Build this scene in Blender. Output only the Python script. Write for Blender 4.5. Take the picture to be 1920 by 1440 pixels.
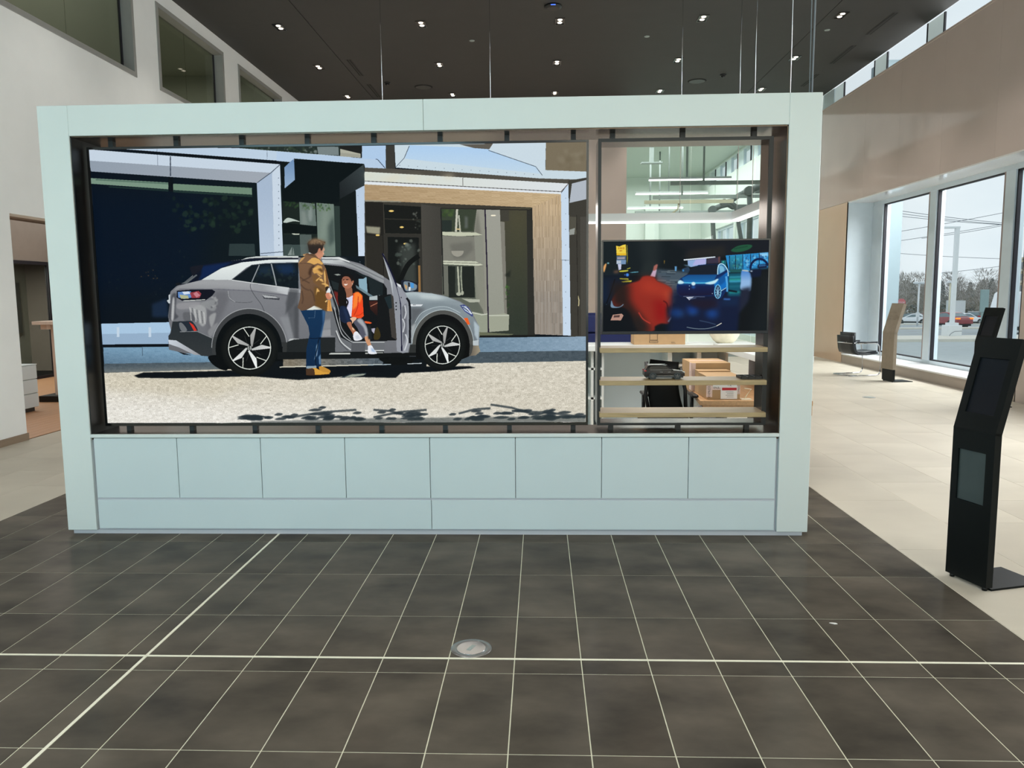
import bpy, bmesh, math, random
import numpy as np
from mathutils import Vector, Matrix

for _o in list(bpy.data.objects):
    bpy.data.objects.remove(_o)
SC = bpy.context.scene
COL = SC.collection
R = math.radians

# ------------------------------------------------------------------ camera
cam_d = bpy.data.cameras.new('camera')
cam = bpy.data.objects.new('camera', cam_d)
COL.objects.link(cam)
_p, _y, _r = .1148, .0372, -.0083
_f = Vector((-math.sin(_y) * math.cos(_p), math.cos(_y) * math.cos(_p), -math.sin(_p)))
_rt = Vector((math.cos(_y), math.sin(_y), 0))
_up = _rt.cross(_f)
_r2 = math.cos(_r) * _rt + math.sin(_r) * _up
_u2 = -math.sin(_r) * _rt + math.cos(_r) * _up
cam.matrix_world = Matrix(((_r2.x, _u2.x, -_f.x, 0), (_r2.y, _u2.y, -_f.y, 0), (_r2.z, _u2.z, -_f.z, 1.70), (0, 0, 0, 1)))
cam_d.sensor_fit = 'HORIZONTAL'
cam_d.sensor_width = 36
cam_d.lens = 1459.7 / 1920 * 36
cam_d.clip_start = .05
cam_d.clip_end = 500
SC.camera = cam

# ------------------------------------------------------------------ world, exposure, lights
def lin(c):
    return tuple(((v / 255) / 12.92 if v / 255 <= .04045 else (((v / 255) + .055) / 1.055) ** 2.4) for v in c[:3])

SC.view_settings.view_transform = 'Standard'
SC.view_settings.look = 'None'
SC.view_settings.gamma = 1
SC.view_settings.use_curve_mapping = False
SC.view_settings.exposure = 0.0
SC.cycles.max_bounces = 8
SC.cycles.transparent_max_bounces = 12
SC.cycles.caustics_reflective = False
SC.cycles.caustics_refractive = False
SC.cycles.sample_clamp_indirect = 4

world = bpy.data.worlds.new('overcast_sky')
SC.world = world
world.use_nodes = True
wn = world.node_tree.nodes
wl = world.node_tree.links
wn.clear()
_tc = wn.new('ShaderNodeTexCoord')
_mp = wn.new('ShaderNodeMapping')
_mp.inputs['Scale'].default_value = (1, 1, 2.6)
_ns = wn.new('ShaderNodeTexNoise')
_ns.inputs['Scale'].default_value = 2.4
_ns.inputs['Detail'].default_value = 5
_rp = wn.new('ShaderNodeValToRGB')
_rp.color_ramp.elements[0].position = .3
_rp.color_ramp.elements[0].color = (*lin((208, 221, 230)), 1)
_rp.color_ramp.elements[1].position = .7
_rp.color_ramp.elements[1].color = (*lin((242, 247, 250)), 1)
_bg = wn.new('ShaderNodeBackground')
_bg.inputs['Strength'].default_value = 1.08
_wo = wn.new('ShaderNodeOutputWorld')
wl.new(_tc.outputs['Generated'], _mp.inputs['Vector'])
wl.new(_mp.outputs['Vector'], _ns.inputs['Vector'])
wl.new(_ns.outputs['Fac'], _rp.inputs['Fac'])
wl.new(_rp.outputs['Color'], _bg.inputs['Color'])
wl.new(_bg.outputs['Background'], _wo.inputs['Surface'])

def area(name, loc, rot, sx, sy, power, col=(1, 1, 1)):
    l = bpy.data.lights.new(name, 'AREA')
    l.shape = 'RECTANGLE'
    l.size, l.size_y = sx, sy
    l.energy = power
    l.color = col
    o = bpy.data.objects.new(name, l)
    o.location = loc
    o.rotation_euler = rot
    COL.objects.link(o)
    return o

# unseen fill lamps added behind the viewer, tinted cyan left and yellow right
area('front_fill_left', (-3.9, -5.4, 2.8), (R(90), 0, 0), 4.6, 5.2, 290, (.50, .88, 1.0))
area('front_fill_right', (3.6, -5.4, 3.8), (R(90), 0, 0), 6.4, 5.0, 220, (1.0, .97, .78))
# fill lamp at an added, unseen window bay nearer the viewer, on the right
area('side_bay_fill', (7.0, 7.6, 2.4), (R(90), 0, R(90)), 4.0, 3.2, 330, (.97, .99, 1.0))
area('far_bay_sky_boost', (9.9, 15.2, 5.7), (R(0), R(48), 0), 3.0, 7.0, 1100, (1.0, .99, .98))  # unseen lamp added outside, boosts the sky's light into the far bay
# fill lamps added to brighten the rooms and desk seen behind
area('service_bay_fill', (4.5, 28.5, 6.55), (0, 0, 0), 4.5, 12, 620, (1.0, 1.0, 1.0))
area('side_room_fill', (-9.0, 12.6, 3.27), (0, 0, 0), 4.6, 9.6, 150, (1, .97, .92))
area('dark_office_fill', (-11.3, 14, 2.4), (0, 0, 0), .8, 5, 330, (1, 1, .95))
area('upper_office_fill', (-8.4, 14.5, 7.2), (0, 0, 0), 3, 10, 110, (1, .98, .9))
area('reception_fill', (.3, 7.9, 2.45), (0, 0, 0), 3.2, 2.2, 64, (1, .95, .9))

# ------------------------------------------------------------------ materials
def new_mat(name):
    m = bpy.data.materials.new(name)
    m.use_nodes = True
    return m, m.node_tree.nodes, m.node_tree.links, m.node_tree.nodes['Principled BSDF']

def mat(name, col, rough=.5, metal=0.0, var=.06, scale=6.0, bump=0.0, bscale=120.0, spec=.5, coat=0.0, emit=None, estr=0.0, stretch=None, rand=0.0):
    """procedural principled material: colour broken up by noise, optional fine bump, optional grain stretch"""
    m, n, l, b = new_mat(name)
    c = lin(col)
    b.inputs['Roughness'].default_value = rough
    b.inputs['Metallic'].default_value = metal
    b.inputs['Specular IOR Level'].default_value = spec
    b.inputs['Coat Weight'].default_value = coat
    b.inputs['Coat Roughness'].default_value = .08
    tc = n.new('ShaderNodeTexCoord')
    src = tc.outputs['Object']
    if stretch:
        mp = n.new('ShaderNodeMapping')
        mp.inputs['Scale'].default_value = stretch
        l.new(src, mp.inputs['Vector'])
        src = mp.outputs['Vector']
    ns = n.new('ShaderNodeTexNoise')
    ns.inputs['Scale'].default_value = scale
    ns.inputs['Detail'].default_value = 4
    l.new(src, ns.inputs['Vector'])
    rp = n.new('ShaderNodeValToRGB')
    rp.color_ramp.elements[0].position = .3
    rp.color_ramp.elements[1].position = .7
    rp.color_ramp.elements[0].color = (*[v * (1 - var) for v in c], 1)
    rp.color_ramp.elements[1].color = (*[min(1, v * (1 + var)) for v in c], 1)
    l.new(ns.outputs['Fac'], rp.inputs['Fac'])
    out = rp.outputs['Color']
    if rand:
        oi = n.new('ShaderNodeObjectInfo')
        mr = n.new('ShaderNodeMapRange')
        mr.inputs['To Min'].default_value = 1 - rand
        mr.inputs['To Max'].default_value = 1 + rand
        l.new(oi.outputs['Random'], mr.inputs['Value'])
        hv = n.new('ShaderNodeHueSaturation')
        l.new(mr.outputs['Result'], hv.inputs['Value'])
        l.new(out, hv.inputs['Color'])
        out = hv.outputs['Color']
    l.new(out, b.inputs['Base Color'])
    if bump:
        n2 = n.new('ShaderNodeTexNoise')
        n2.inputs['Scale'].default_value = bscale
        l.new(src, n2.inputs['Vector'])
        bp = n.new('ShaderNodeBump')
        bp.inputs['Strength'].default_value = bump
        bp.inputs['Distance'].default_value = .002
        l.new(n2.outputs['Fac'], bp.inputs['Height'])
        l.new(bp.outputs['Normal'], b.inputs['Normal'])
    if emit:
        b.inputs['Emission Color'].default_value = (*lin(emit), 1)
        b.inputs['Emission Strength'].default_value = estr
    return m

def glass_mat(name, tint=(235, 245, 242), refl=.06):
    m, n, l, b = new_mat(name)
    n.remove(b)
    out = n['Material Output']
    tr = n.new('ShaderNodeBsdfTransparent')
    tr.inputs['Color'].default_value = (*[v ** .5 for v in lin(tint)], 1)   # a pane has two faces
    gl = n.new('ShaderNodeBsdfGlossy')
    gl.inputs['Roughness'].default_value = .02
    lw = n.new('ShaderNodeLayerWeight')
    lw.inputs['Blend'].default_value = .5
    mr = n.new('ShaderNodeMapRange')
    mr.inputs['To Min'].default_value = refl
    mr.inputs['To Max'].default_value = .30
    mr.inputs['From Min'].default_value = .55
    l.new(lw.outputs['Facing'], mr.inputs['Value'])
    mx = n.new('ShaderNodeMixShader')
    l.new(mr.outputs['Result'], mx.inputs['Fac'])
    l.new(tr.outputs['BSDF'], mx.inputs[1])
    l.new(gl.outputs['BSDF'], mx.inputs[2])
    l.new(mx.outputs['Shader'], out.inputs['Surface'])
    return m

def wood_mat(name, col, dark=.72, rough=.45, axis=0, scale=1.0):
    m, n, l, b = new_mat(name)
    c = lin(col)
    b.inputs['Roughness'].default_value = rough
    tc = n.new('ShaderNodeTexCoord')
    mp = n.new('ShaderNodeMapping')
    s = [22.0 * scale] * 3
    s[axis] = 1.6 * scale
    mp.inputs['Scale'].default_value = s
    l.new(tc.outputs['Object'], mp.inputs['Vector'])
    ns = n.new('ShaderNodeTexNoise')
    ns.inputs['Scale'].default_value = 2.2
    ns.inputs['Detail'].default_value = 6
    ns.inputs['Distortion'].default_value = .6
    l.new(mp.outputs['Vector'], ns.inputs['Vector'])
    rp = n.new('ShaderNodeValToRGB')
    rp.color_ramp.elements[0].position = .32
    rp.color_ramp.elements[1].position = .66
    rp.color_ramp.elements[0].color = (*[v * dark for v in c], 1)
    rp.color_ramp.elements[1].color = (*c, 1)
    l.new(ns.outputs['Fac'], rp.inputs['Fac'])
    l.new(rp.outputs['Color'], b.inputs['Base Color'])
    return m

def emit_mat(name, col, strength):
    m, n, l, b = new_mat(name)
    b.inputs['Base Color'].default_value = (*lin(col), 1)
    b.inputs['Emission Color'].default_value = (*lin(col), 1)
    b.inputs['Emission Strength'].default_value = strength
    return m

def tile_mat(name, base, warm, rough, rand, scale=1.3):
    """stoneware: cloudy two-tone body, each tile its own tone and its own part of the cloud"""
    m, n, l, b = new_mat(name)
    tc = n.new('ShaderNodeTexCoord')
    oi = n.new('ShaderNodeObjectInfo')
    geo = n.new('ShaderNodeNewGeometry')
    ad = n.new('ShaderNodeVectorMath')
    ad.operation = 'MULTIPLY_ADD'
    cx = n.new('ShaderNodeCombineXYZ')
    l.new(oi.outputs['Random'], cx.inputs['X'])
    l.new(oi.outputs['Random'], cx.inputs['Z'])
    ad.inputs[1].default_value = (7, 7, 7)
    l.new(cx.outputs['Vector'], ad.inputs[0])
    l.new(geo.outputs['Position'], ad.inputs[2])
    mp = n.new('ShaderNodeMapping')
    mp.inputs['Scale'].default_value = (1.0, 1.5, 1)
    l.new(ad.outputs['Vector'], mp.inputs['Vector'])
    n1 = n.new('ShaderNodeTexNoise')
    n1.inputs['Scale'].default_value = scale * 1.6
    n1.inputs['Detail'].default_value = 5
    n1.inputs['Roughness'].default_value = .52
    l.new(mp.outputs['Vector'], n1.inputs['Vector'])
    rp = n.new('ShaderNodeValToRGB')
    rp.color_ramp.elements[0].position = .26
    rp.color_ramp.elements[1].position = .74
    rp.color_ramp.elements[0].color = (*lin(base), 1)
    rp.color_ramp.elements[1].color = (*lin(warm), 1)
    l.new(n1.outputs['Fac'], rp.inputs['Fac'])
    hv = n.new('ShaderNodeHueSaturation')
    mr = n.new('ShaderNodeMapRange')
    mr.inputs['To Min'].default_value = 1 - rand
    mr.inputs['To Max'].default_value = 1 + rand
    l.new(oi.outputs['Random'], mr.inputs['Value'])
    l.new(mr.outputs['Result'], hv.inputs['Value'])
    l.new(rp.outputs['Color'], hv.inputs['Color'])
    l.new(hv.outputs['Color'], b.inputs['Base Color'])
    r2 = n.new('ShaderNodeMapRange')
    r2.inputs['To Min'].default_value = rough - .06
    r2.inputs['To Max'].default_value = rough + .1
    l.new(n1.outputs['Fac'], r2.inputs['Value'])
    l.new(r2.outputs['Result'], b.inputs['Roughness'])
    n3 = n.new('ShaderNodeTexNoise')
    b.inputs['Specular IOR Level'].default_value = 0
    b.inputs['Coat Weight'].default_value = .28
    b.inputs['Coat Roughness'].default_value = rough - .04
    n3.inputs['Scale'].default_value = 90
    l.new(geo.outputs['Position'], n3.inputs['Vector'])
    bp = n.new('ShaderNodeBump')
    bp.inputs['Strength'].default_value = .06
    bp.inputs['Distance'].default_value = .001
    l.new(n3.outputs['Fac'], bp.inputs['Height'])
    l.new(bp.outputs['Normal'], b.inputs['Normal'])
    return m

M = {}
M['white'] = mat('white_lacquer', (224, 231, 230), .38, var=.015, scale=2, bump=.05)
M['white_door'] = mat('white_laminate', (214, 226, 230), .34, var=.015, scale=2, bump=.04)
M['white_groove'] = mat('white_edge', (200, 200, 208), .5, var=.02)
M['bronze'] = mat('dark_bronze_metal', (84, 74, 64), .24, metal=1.0, var=.12, scale=14, stretch=(1, 8, 1), bump=.04)
M['black'] = mat('black_powder_coat', (13, 15, 16), .42, var=.15, bump=.12, bscale=300)
M['black_gloss'] = mat('black_gloss', (10, 12, 14), .12, var=.1)
M['stand'] = mat('stand_black', (9, 15, 16), .5, var=.1, spec=.2, bump=.15, bscale=350)
M['silver'] = mat('satin_aluminium', (170, 168, 166), .3, metal=1.0, var=.05)
M['chrome'] = mat('chrome', (215, 215, 220), .08, metal=1.0, var=.02)
M['oak'] = wood_mat('oak_shelf', (186, 160, 118), .74, .42, 0)
M['oak_desk'] = wood_mat('oak_worktop', (212, 166, 118), .8, .42, 1)
M['wall'] = mat('painted_wall', (246, 247, 245), .7, var=.015, scale=3, bump=.08, bscale=250)
M['bulk'] = mat('taupe_gloss_panel', (212, 196, 188), .5, var=.02, scale=1.5, spec=0, coat=.16)
M['tan'] = mat('tan_gloss_panel', (222, 192, 166), .14, var=.02, scale=1.5, spec=.12)
M['fin'] = mat('outer_fin_blue_white', (132, 148, 154), .5, var=.02)
M['ledge'] = mat('ledge_panel', (172, 158, 146), .4, var=.02)
M['taupe'] = mat('taupe_wall', (204, 188, 178), .5, var=.02, scale=2)
M['ceil'] = mat('charcoal_ceiling', (48, 47, 46), .7, var=.05, scale=3, bump=.1, bscale=180)
M['gap'] = mat('dark_gap', (14, 14, 14), .9, var=.05)
M['grout'] = mat('pale_grout', (214, 214, 192), .7, var=.08, scale=30)
M['grout_beige'] = mat('beige_grout', (240, 232, 214), .7, var=.05, scale=30)
M['dark_tile'] = tile_mat('dark_stoneware', (60, 57, 52), (102, 95, 85), .24, .08)
M['beige_tile'] = tile_mat('beige_stoneware', (184, 177, 163), (200, 193, 178), .34, .035, .6)
M['strip'] = mat('pale_joint_strip', (236, 234, 214), .45, var=.04, scale=20)
M['sill'] = mat('white_quartz', (246, 244, 243), .14, var=.03, scale=30)
M['mull'] = mat('window_white', (214, 227, 235), .45, var=.02)
M['mull_brown'] = mat('mullion_return', (150, 134, 130), .5, var=.04)
M['gasket'] = mat('black_gasket', (26, 24, 34), .6, var=.1)
M['glass'] = glass_mat('window_glass', (250, 254, 254), .012)
M['glass_green'] = glass_mat('partition_glass', (232, 240, 238), .02)
M['glass_dim'] = glass_mat('office_glass', (190, 194, 184), .03)
M['glass_dark'] = glass_mat('smoked_glass', (140, 142, 136), .04)
M['frost'] = mat('frosted_panel', (206, 220, 220), .5, var=.02, emit=(200, 216, 218), estr=.35)  # backlit look put in as emission, the panel is no lamp
M['lamp'] = emit_mat('lamp_light', (255, 240, 218), 4)
M['led'] = emit_mat('led_line', (255, 246, 244), 3.2)
M['pend'] = emit_mat('pendant_light', (255, 250, 246), 3.0)
M['blue_led'] = emit_mat('blue_indicator', (70, 110, 255), 2.0)
M['service'] = mat('service_bay_wall', (216, 226, 218), .6, var=.02)
M['service_ceiling'] = mat('service_bay_ceiling', (186, 198, 188), .6, var=.02)
M['steel'] = mat('grey_steel', (150, 160, 156), .5, var=.06)
M['hose'] = mat('grey_hose', (92, 100, 98), .65, var=.1, bump=.4, bscale=60)
M['cream'] = mat('cream_enamel', (222, 216, 190), .45, var=.03)
M['wood_floor'] = wood_mat('oak_floor', (196, 150, 112), .86, .4, 1, .5)
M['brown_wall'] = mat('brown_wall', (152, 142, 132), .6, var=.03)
M['base'] = wood_mat('baseboard_wood', (150, 130, 110), .85, .5, 1)
M['pale_wood'] = wood_mat('pale_lectern_wood', (226, 206, 190), .88, .5, 2)
M['navy'] = mat('navy_fabric', (22, 34, 86), .8, var=.1, bump=.3, bscale=200)
M['card'] = mat('cardboard', (178, 146, 106), .8, var=.05, scale=12, bump=.1)
M['tape'] = mat('tape_white_red', (232, 206, 196), .5, var=.08, scale=40)
M['paper'] = mat('paper_white', (238, 236, 232), .6, var=.02)
M['red'] = mat('red_print', (186, 24, 36), .5, var=.05)
M['ink'] = mat('ink_dark', (40, 30, 32), .6, var=.05)
M['ivory'] = mat('ivory_ceramic', (236, 228, 204), .45, var=.05, scale=30, bump=.6, bscale=50)
M['leather'] = mat('black_leather', (30, 34, 38), .42, var=.15, bump=.2, bscale=120)
M['mesh'] = mat('black_mesh', (14, 20, 20), .75, var=.2, bump=.4, bscale=250)
M['linen'] = mat('grey_brown_cloth', (150, 138, 122), .85, var=.08, scale=9, bump=.5, bscale=14)
M['wing'] = mat('desk_wing_dark', (88, 76, 74), .6, var=.05)
M['asphalt'] = mat('asphalt', (176, 184, 186), .8, var=.06, scale=3)  # asphalt and road paled, haze and overexposure put into the colour
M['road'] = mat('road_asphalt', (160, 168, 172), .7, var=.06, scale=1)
M['concrete'] = mat('pale_concrete', (222, 218, 206), .8, var=.05, scale=4)
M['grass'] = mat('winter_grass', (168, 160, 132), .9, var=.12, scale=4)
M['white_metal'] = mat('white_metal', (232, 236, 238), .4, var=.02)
M['twig'] = mat('hazed_twigs', (166, 163, 161), .9, var=.12, scale=2)  # lightened, distance haze put into the twig colour
M['conifer'] = mat('conifer_hazed', (128, 138, 137), .9, var=.15, scale=3)  # lightened, distance haze put into the needle colour
M['apt'] = mat('apartment_wall', (196, 184, 156), .8, var=.04)
M['apt_dark'] = mat('apartment_window', (120, 126, 128), .3, var=.1)
M['wire'] = mat('wire_grey', (120, 128, 136), .6, var=.05)
M['sign_back'] = mat('sign_back_grey', (150, 172, 172), .45, metal=.3, var=.04)
M['stop_red'] = mat('stop_sign_red', (206, 110, 116), .5, var=.04)
M['car_red'] = mat('paint_red', (150, 62, 66), .3, var=.03, coat=.6)
M['car_white'] = mat('paint_white', (232, 236, 240), .3, var=.02, coat=.6)
M['car_silver'] = mat('paint_silver', (186, 196, 198), .3, var=.02, coat=.6)
M['car_dark'] = mat('paint_dark', (86, 94, 98), .3, var=.05, coat=.6)
M['car_brown'] = mat('paint_brown_black', (30, 24, 22), .3, var=.06, spec=.2, coat=.15)
M['car_glass'] = mat('car_glass', (8, 9, 11), .12, var=.1)
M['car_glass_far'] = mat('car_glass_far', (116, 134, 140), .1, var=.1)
M['tyre'] = mat('tyre', (20, 20, 20), .8, var=.1)
M['tail'] = emit_mat('tail_lamp_lit', (255, 120, 30), 1.6)
M['tail_off'] = mat('tail_lamp', (190, 40, 44), .25, var=.06)
M['rubber'] = mat('grey_rubber', (52, 56, 58), .7, var=.06)

# ------------------------------------------------------------------ geometry helpers
class MB:
    """collects boxes, prisms, tubes and lathes in WORLD coordinates and links them as one mesh"""
    def __init__(s):
        s.bm = bmesh.new()

    def add(s, bm2, mtx=None):
        if mtx is not None:
            bmesh.ops.transform(bm2, matrix=mtx, verts=bm2.verts)
        me = bpy.data.meshes.new('tmp')
        bm2.to_mesh(me)
        bm2.free()
        s.bm.from_mesh(me)
        bpy.data.meshes.remove(me)
        return s

    def box(s, x0, x1, y0, y1, z0, z1, bev=0.0, seg=1, mtx=None):
        b = bmesh.new()
        bmesh.ops.create_cube(b, size=1)
        for v in b.verts:
            v.co = Vector(((x0 + x1) / 2 + v.co.x * (x1 - x0), (y0 + y1) / 2 + v.co.y * (y1 - y0), (z0 + z1) / 2 + v.co.z * (z1 - z0)))
        if bev:
            bmesh.ops.bevel(b, geom=b.edges[:], offset=bev, segments=seg, affect='EDGES', profile=.5)
        return s.add(b, mtx)

    def prism(s, pts, axis, a0, a1, bev=0.0, mtx=None):
        """polygon pts extruded along axis (0,1,2) from a0 to a1; the points give the other two coordinates in order"""
        b = bmesh.new()
        def P(p, a):
            c = list(p)
            c.insert(axis, a)
            return Vector(c)
        lo = [b.verts.new(P(p, a0)) for p in pts]
        hi = [b.verts.new(P(p, a1)) for p in pts]
        b.faces.new(lo[::-1])
        b.faces.new(hi)
        k = len(pts)
        for i in range(k):
            b.faces.new((lo[i], lo[(i + 1) % k], hi[(i + 1) % k], hi[i]))
        bmesh.ops.recalc_face_normals(b, faces=b.faces[:])
        if bev:
            bmesh.ops.bevel(b, geom=b.edges[:], offset=bev, segments=1, affect='EDGES')
        return s.add(b, mtx)

    def tube(s, pts, r, n=8, r1=None, cap=True):
        b = bmesh.new()
        pts = [Vector(p) for p in pts]
        rings = []
        m = len(pts)
        up = Vector((0, 0, 1))
        d0 = (pts[1] - pts[0]).normalized()
        if abs(d0.z) > .9:
            up = Vector((1, 0, 0))
        for i, p in enumerate(pts):
            d = (pts[min(i + 1, m - 1)] - pts[max(i - 1, 0)]).normalized()
            a = d.cross(up)
            if a.length < 1e-4:
                a = d.cross(Vector((0, 1, 0)))
            a.normalize()
            c = a.cross(d).normalized()
            rr = r if r1 is None else r + (r1 - r) * i / (m - 1)
            rings.append([b.verts.new(p + rr * (math.cos(2 * math.pi * k / n) * a + math.sin(2 * math.pi * k / n) * c)) for k in range(n)])
        for i in range(m - 1):
            for k in range(n):
                f = b.faces.new((rings[i][k], rings[i][(k + 1) % n], rings[i + 1][(k + 1) % n], rings[i + 1][k]))
                f.smooth = True
        if cap:
            b.faces.new(rings[0][::-1])
            b.faces.new(rings[-1])
        bmesh.ops.recalc_face_normals(b, faces=b.faces[:])
        return s.add(b)

    def lathe(s, prof, c, n=24, axis='Z', smooth=True, mtx=None):
        """prof: list of (radius, height) turned about the axis through c"""
        b = bmesh.new()
        rings = []
        for r, h in prof:
            ring = []
            for k in range(n):
                a = 2 * math.pi * k / n
                p = (r * math.cos(a), r * math.sin(a), h)
                if axis == 'Y':
                    p = (p[0], p[2], p[1])
                elif axis == 'X':
                    p = (p[2], p[0], p[1])
                ring.append(b.verts.new(Vector(p) + Vector(c)))
            rings.append(ring)
        for i in range(len(rings) - 1):
            for k in range(n):
                f = b.faces.new((rings[i][k], rings[i][(k + 1) % n], rings[i + 1][(k + 1) % n], rings[i + 1][k]))
                f.smooth = smooth
        b.faces.new(rings[0][::-1])
        b.faces.new(rings[-1])
        bmesh.ops.recalc_face_normals(b, faces=b.faces[:])
        return s.add(b, mtx)

    def quad(s, a, b_, c, d):
        b = bmesh.new()
        b.faces.new([b.verts.new(Vector(p)) for p in (a, b_, c, d)])
        return s.add(b)

    def build(s, name, m, parent=None, **props):
        """link as one object; a parented mesh is stored relative to its parent's chain of origins"""
        if parent is not None:
            off = world_loc(parent)
            for v in s.bm.verts:
                v.co -= off
        me = bpy.data.meshes.new(name)
        s.bm.to_mesh(me)
        s.bm.free()
        me.materials.append(m)
        o = bpy.data.objects.new(name, me)
        COL.objects.link(o)
        if parent is not None:
            o.parent = parent
        for k, v in props.items():
            o[k] = v
        return o

def world_loc(o):
    v = Vector((0, 0, 0))
    while o is not None:
        v = v + o.location
        o = o.parent
    return v

def thing(name, label, cat, loc, group=None):
    o = bpy.data.objects.new(name, None)
    o.empty_display_size = .1
    COL.objects.link(o)
    o.location = loc
    o['label'] = label
    o['category'] = cat
    if group:
        o['group'] = group
    return o

def tag(o, label, cat, group=None):
    o['label'] = label
    o['category'] = cat
    if group:
        o['group'] = group
    return o

def struct(o):
    o['kind'] = 'structure'
    return o

def copy_tree(o, parent=None):
    c = o.copy()
    COL.objects.link(c)
    c.parent = parent
    for ch in o.children:
        copy_tree(ch, c)
    return c

def place_piece(name, me, loc, parent):
    o = bpy.data.objects.new(name, me)
    COL.objects.link(o)
    o.parent = parent
    o.location = Vector(loc) - world_loc(parent)
    return o

def text_part(name, body, size, mtx, m, parent):
    """flat lettering, turned into a mesh"""
    cu = bpy.data.curves.new(name, 'FONT')
    cu.body = body
    cu.size = size
    cu.align_x = 'CENTER'
    cu.align_y = 'CENTER'
    cu.resolution_u = 2
    t = bpy.data.objects.new(name + '_curve', cu)
    COL.objects.link(t)
    bpy.context.view_layer.update()
    me = bpy.data.meshes.new_from_object(t)
    bpy.data.objects.remove(t)
    me.transform(Matrix.Translation(-world_loc(parent)) @ mtx)
    me.materials.clear()
    me.materials.append(m)
    o = bpy.data.objects.new(name, me)
    COL.objects.link(o)
    o.parent = parent
    return o

# text / print facing the viewer (-Y): x right, z up
def facing(x, y, z, rot=0.0):
    return Matrix.Translation((x, y, z)) @ Matrix.Rotation(math.pi / 2, 4, 'X') @ Matrix.Rotation(rot, 4, 'Z')

# ------------------------------------------------------------------ the room shell
XL, XR, YB, YF, ZC = -6.2, 7.25, 20.9, -6.0, 6.68

def wall_holes(mb, axis, a, b, u0, u1, z0, z1, holes):
    """slab between a and b on the axis (0 = X, 1 = Y) over u, z, with rectangular openings (u0, u1, z0, z1)"""
    us = sorted({u0, u1, *[h[0] for h in holes], *[h[1] for h in holes]})
    for i in range(len(us) - 1):
        ua, ub = us[i], us[i + 1]
        if ub <= u0 or ua >= u1:
            continue
        hs = sorted([h for h in holes if h[0] <= ua and h[1] >= ub], key=lambda h: h[2])
        z = z0
        for h in hs + [(0, 0, z1, z1)]:
            if h[2] > z + 1e-6:
                if axis == 0:
                    mb.box(a, b, ua, ub, z, h[2])
                else:
                    mb.box(ua, ub, a, b, z, h[2])
            z = max(z, h[3])
    return mb

# floors: a pale grout bed carries every stoneware tile as a piece of its own
floor = struct(MB().box(-4.163, 2.356, YF, 8.3, -.12, -.0018).build('floor', M['grout']))
floor_beige = struct(MB().box(XL, -4.163, YF, 8.3, -.12, -.0014).box(2.356, XR, YF, 8.3, -.12, -.0014).box(XL, XR, 8.3, YB, -.12, -.0014).build('floor_beige', M['grout_beige']))
_cache = {}
def tile_mesh(w, d, m):
    k = (round(w, 4), round(d, 4), m.name)
    if k not in _cache:
        b = bmesh.new()
        bmesh.ops.create_cube(b, size=1)
        for v in b.verts:
            v.co = Vector((v.co.x * w, v.co.y * d, v.co.z * .011 - .0055))
        bmesh.ops.bevel(b, geom=[e for e in b.edges if all(v.co.z > -.001 for v in e.verts)], offset=.0012, segments=1, affect='EDGES')
        me = bpy.data.meshes.new('tile')
        b.to_mesh(me)
        b.free()
        me.materials.append(m)
        _cache[k] = me
    return _cache[k]

def lay(x0, x1, y0, y1, m, parent, joint=.005):
    w, d = x1 - x0 - joint, y1 - y0 - joint
    if w > .01 and d > .01:
        place_piece('tile', tile_mesh(w, d, m), ((x0 + x1) / 2, (y0 + y1) / 2, 0), parent)

TW, TD, TX0, TY0 = .3104, .6208, -.1276, 5.2
SX, SY = -1.888, 3.479            # the two wide expansion strips
xs = [TX0 + TW * k for k in range(-13, 9)]
ys = [TY0 + TD * j for j in range(-5, 6)]
ys[-1] = 8.3
for i in range(21):
    for j in range(10):
        xa = [(xs[i], xs[i + 1])]
        if xs[i] < SX < xs[i + 1]:
            xa = [(xs[i], SX - .006), (SX + .006, xs[i + 1])]
        ya = [(ys[j], ys[j + 1])]
        if ys[j] < SY < ys[j + 1]:
            ya = [(ys[j], SY - .006), (SY + .006, ys[j + 1])]
        for x0, x1 in xa:
            for y0, y1 in ya:
                lay(x0, x1, y0, y1, M['dark_tile'], floor)
MB().box(SX - .0075, SX + .0075, 2.095, 8.3, -.008, .0004).build('joint_strip', M['strip'], floor)
MB().box(-4.163, 2.356, SY - .0075, SY + .0075, -.008, .0006).build('joint_strip', M['strip'], floor)
for k in range(8):
    x0 = 2.356 + k * .612
    off = (k % 2) * .62
    for j in range(15):
        y0 = 2.6 + j * 1.24 - off
        y1 = min(y0 + 1.24, YB)
        if y1 - y0 > .2:
            lay(x0, min(x0 + .612, XR), y0, y1, M['beige_tile'], floor_beige, .003)
for k in range(4):
    x0 = -4.163 - (k + 1) * .51
    for j in range(6):
        y0 = 4.3 + j * 1.24 - (k % 2) * .62
        lay(x0, x0 + .51, y0, min(y0 + 1.24, 11), M['beige_tile'], floor_beige, .003)

# ceiling: charcoal boards with two open seams
ceiling = struct(MB().box(XL, XR, YF, YB, ZC + .03, ZC + .2).build('ceiling', M['gap']))
for x0, x1 in ((XL, -4.246), (-4.234, 5.206), (5.218, XR)):
    MB().box(x0, x1, YF, YB, ZC, ZC + .03).build('ceiling_panel', M['ceil'], ceiling)

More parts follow.
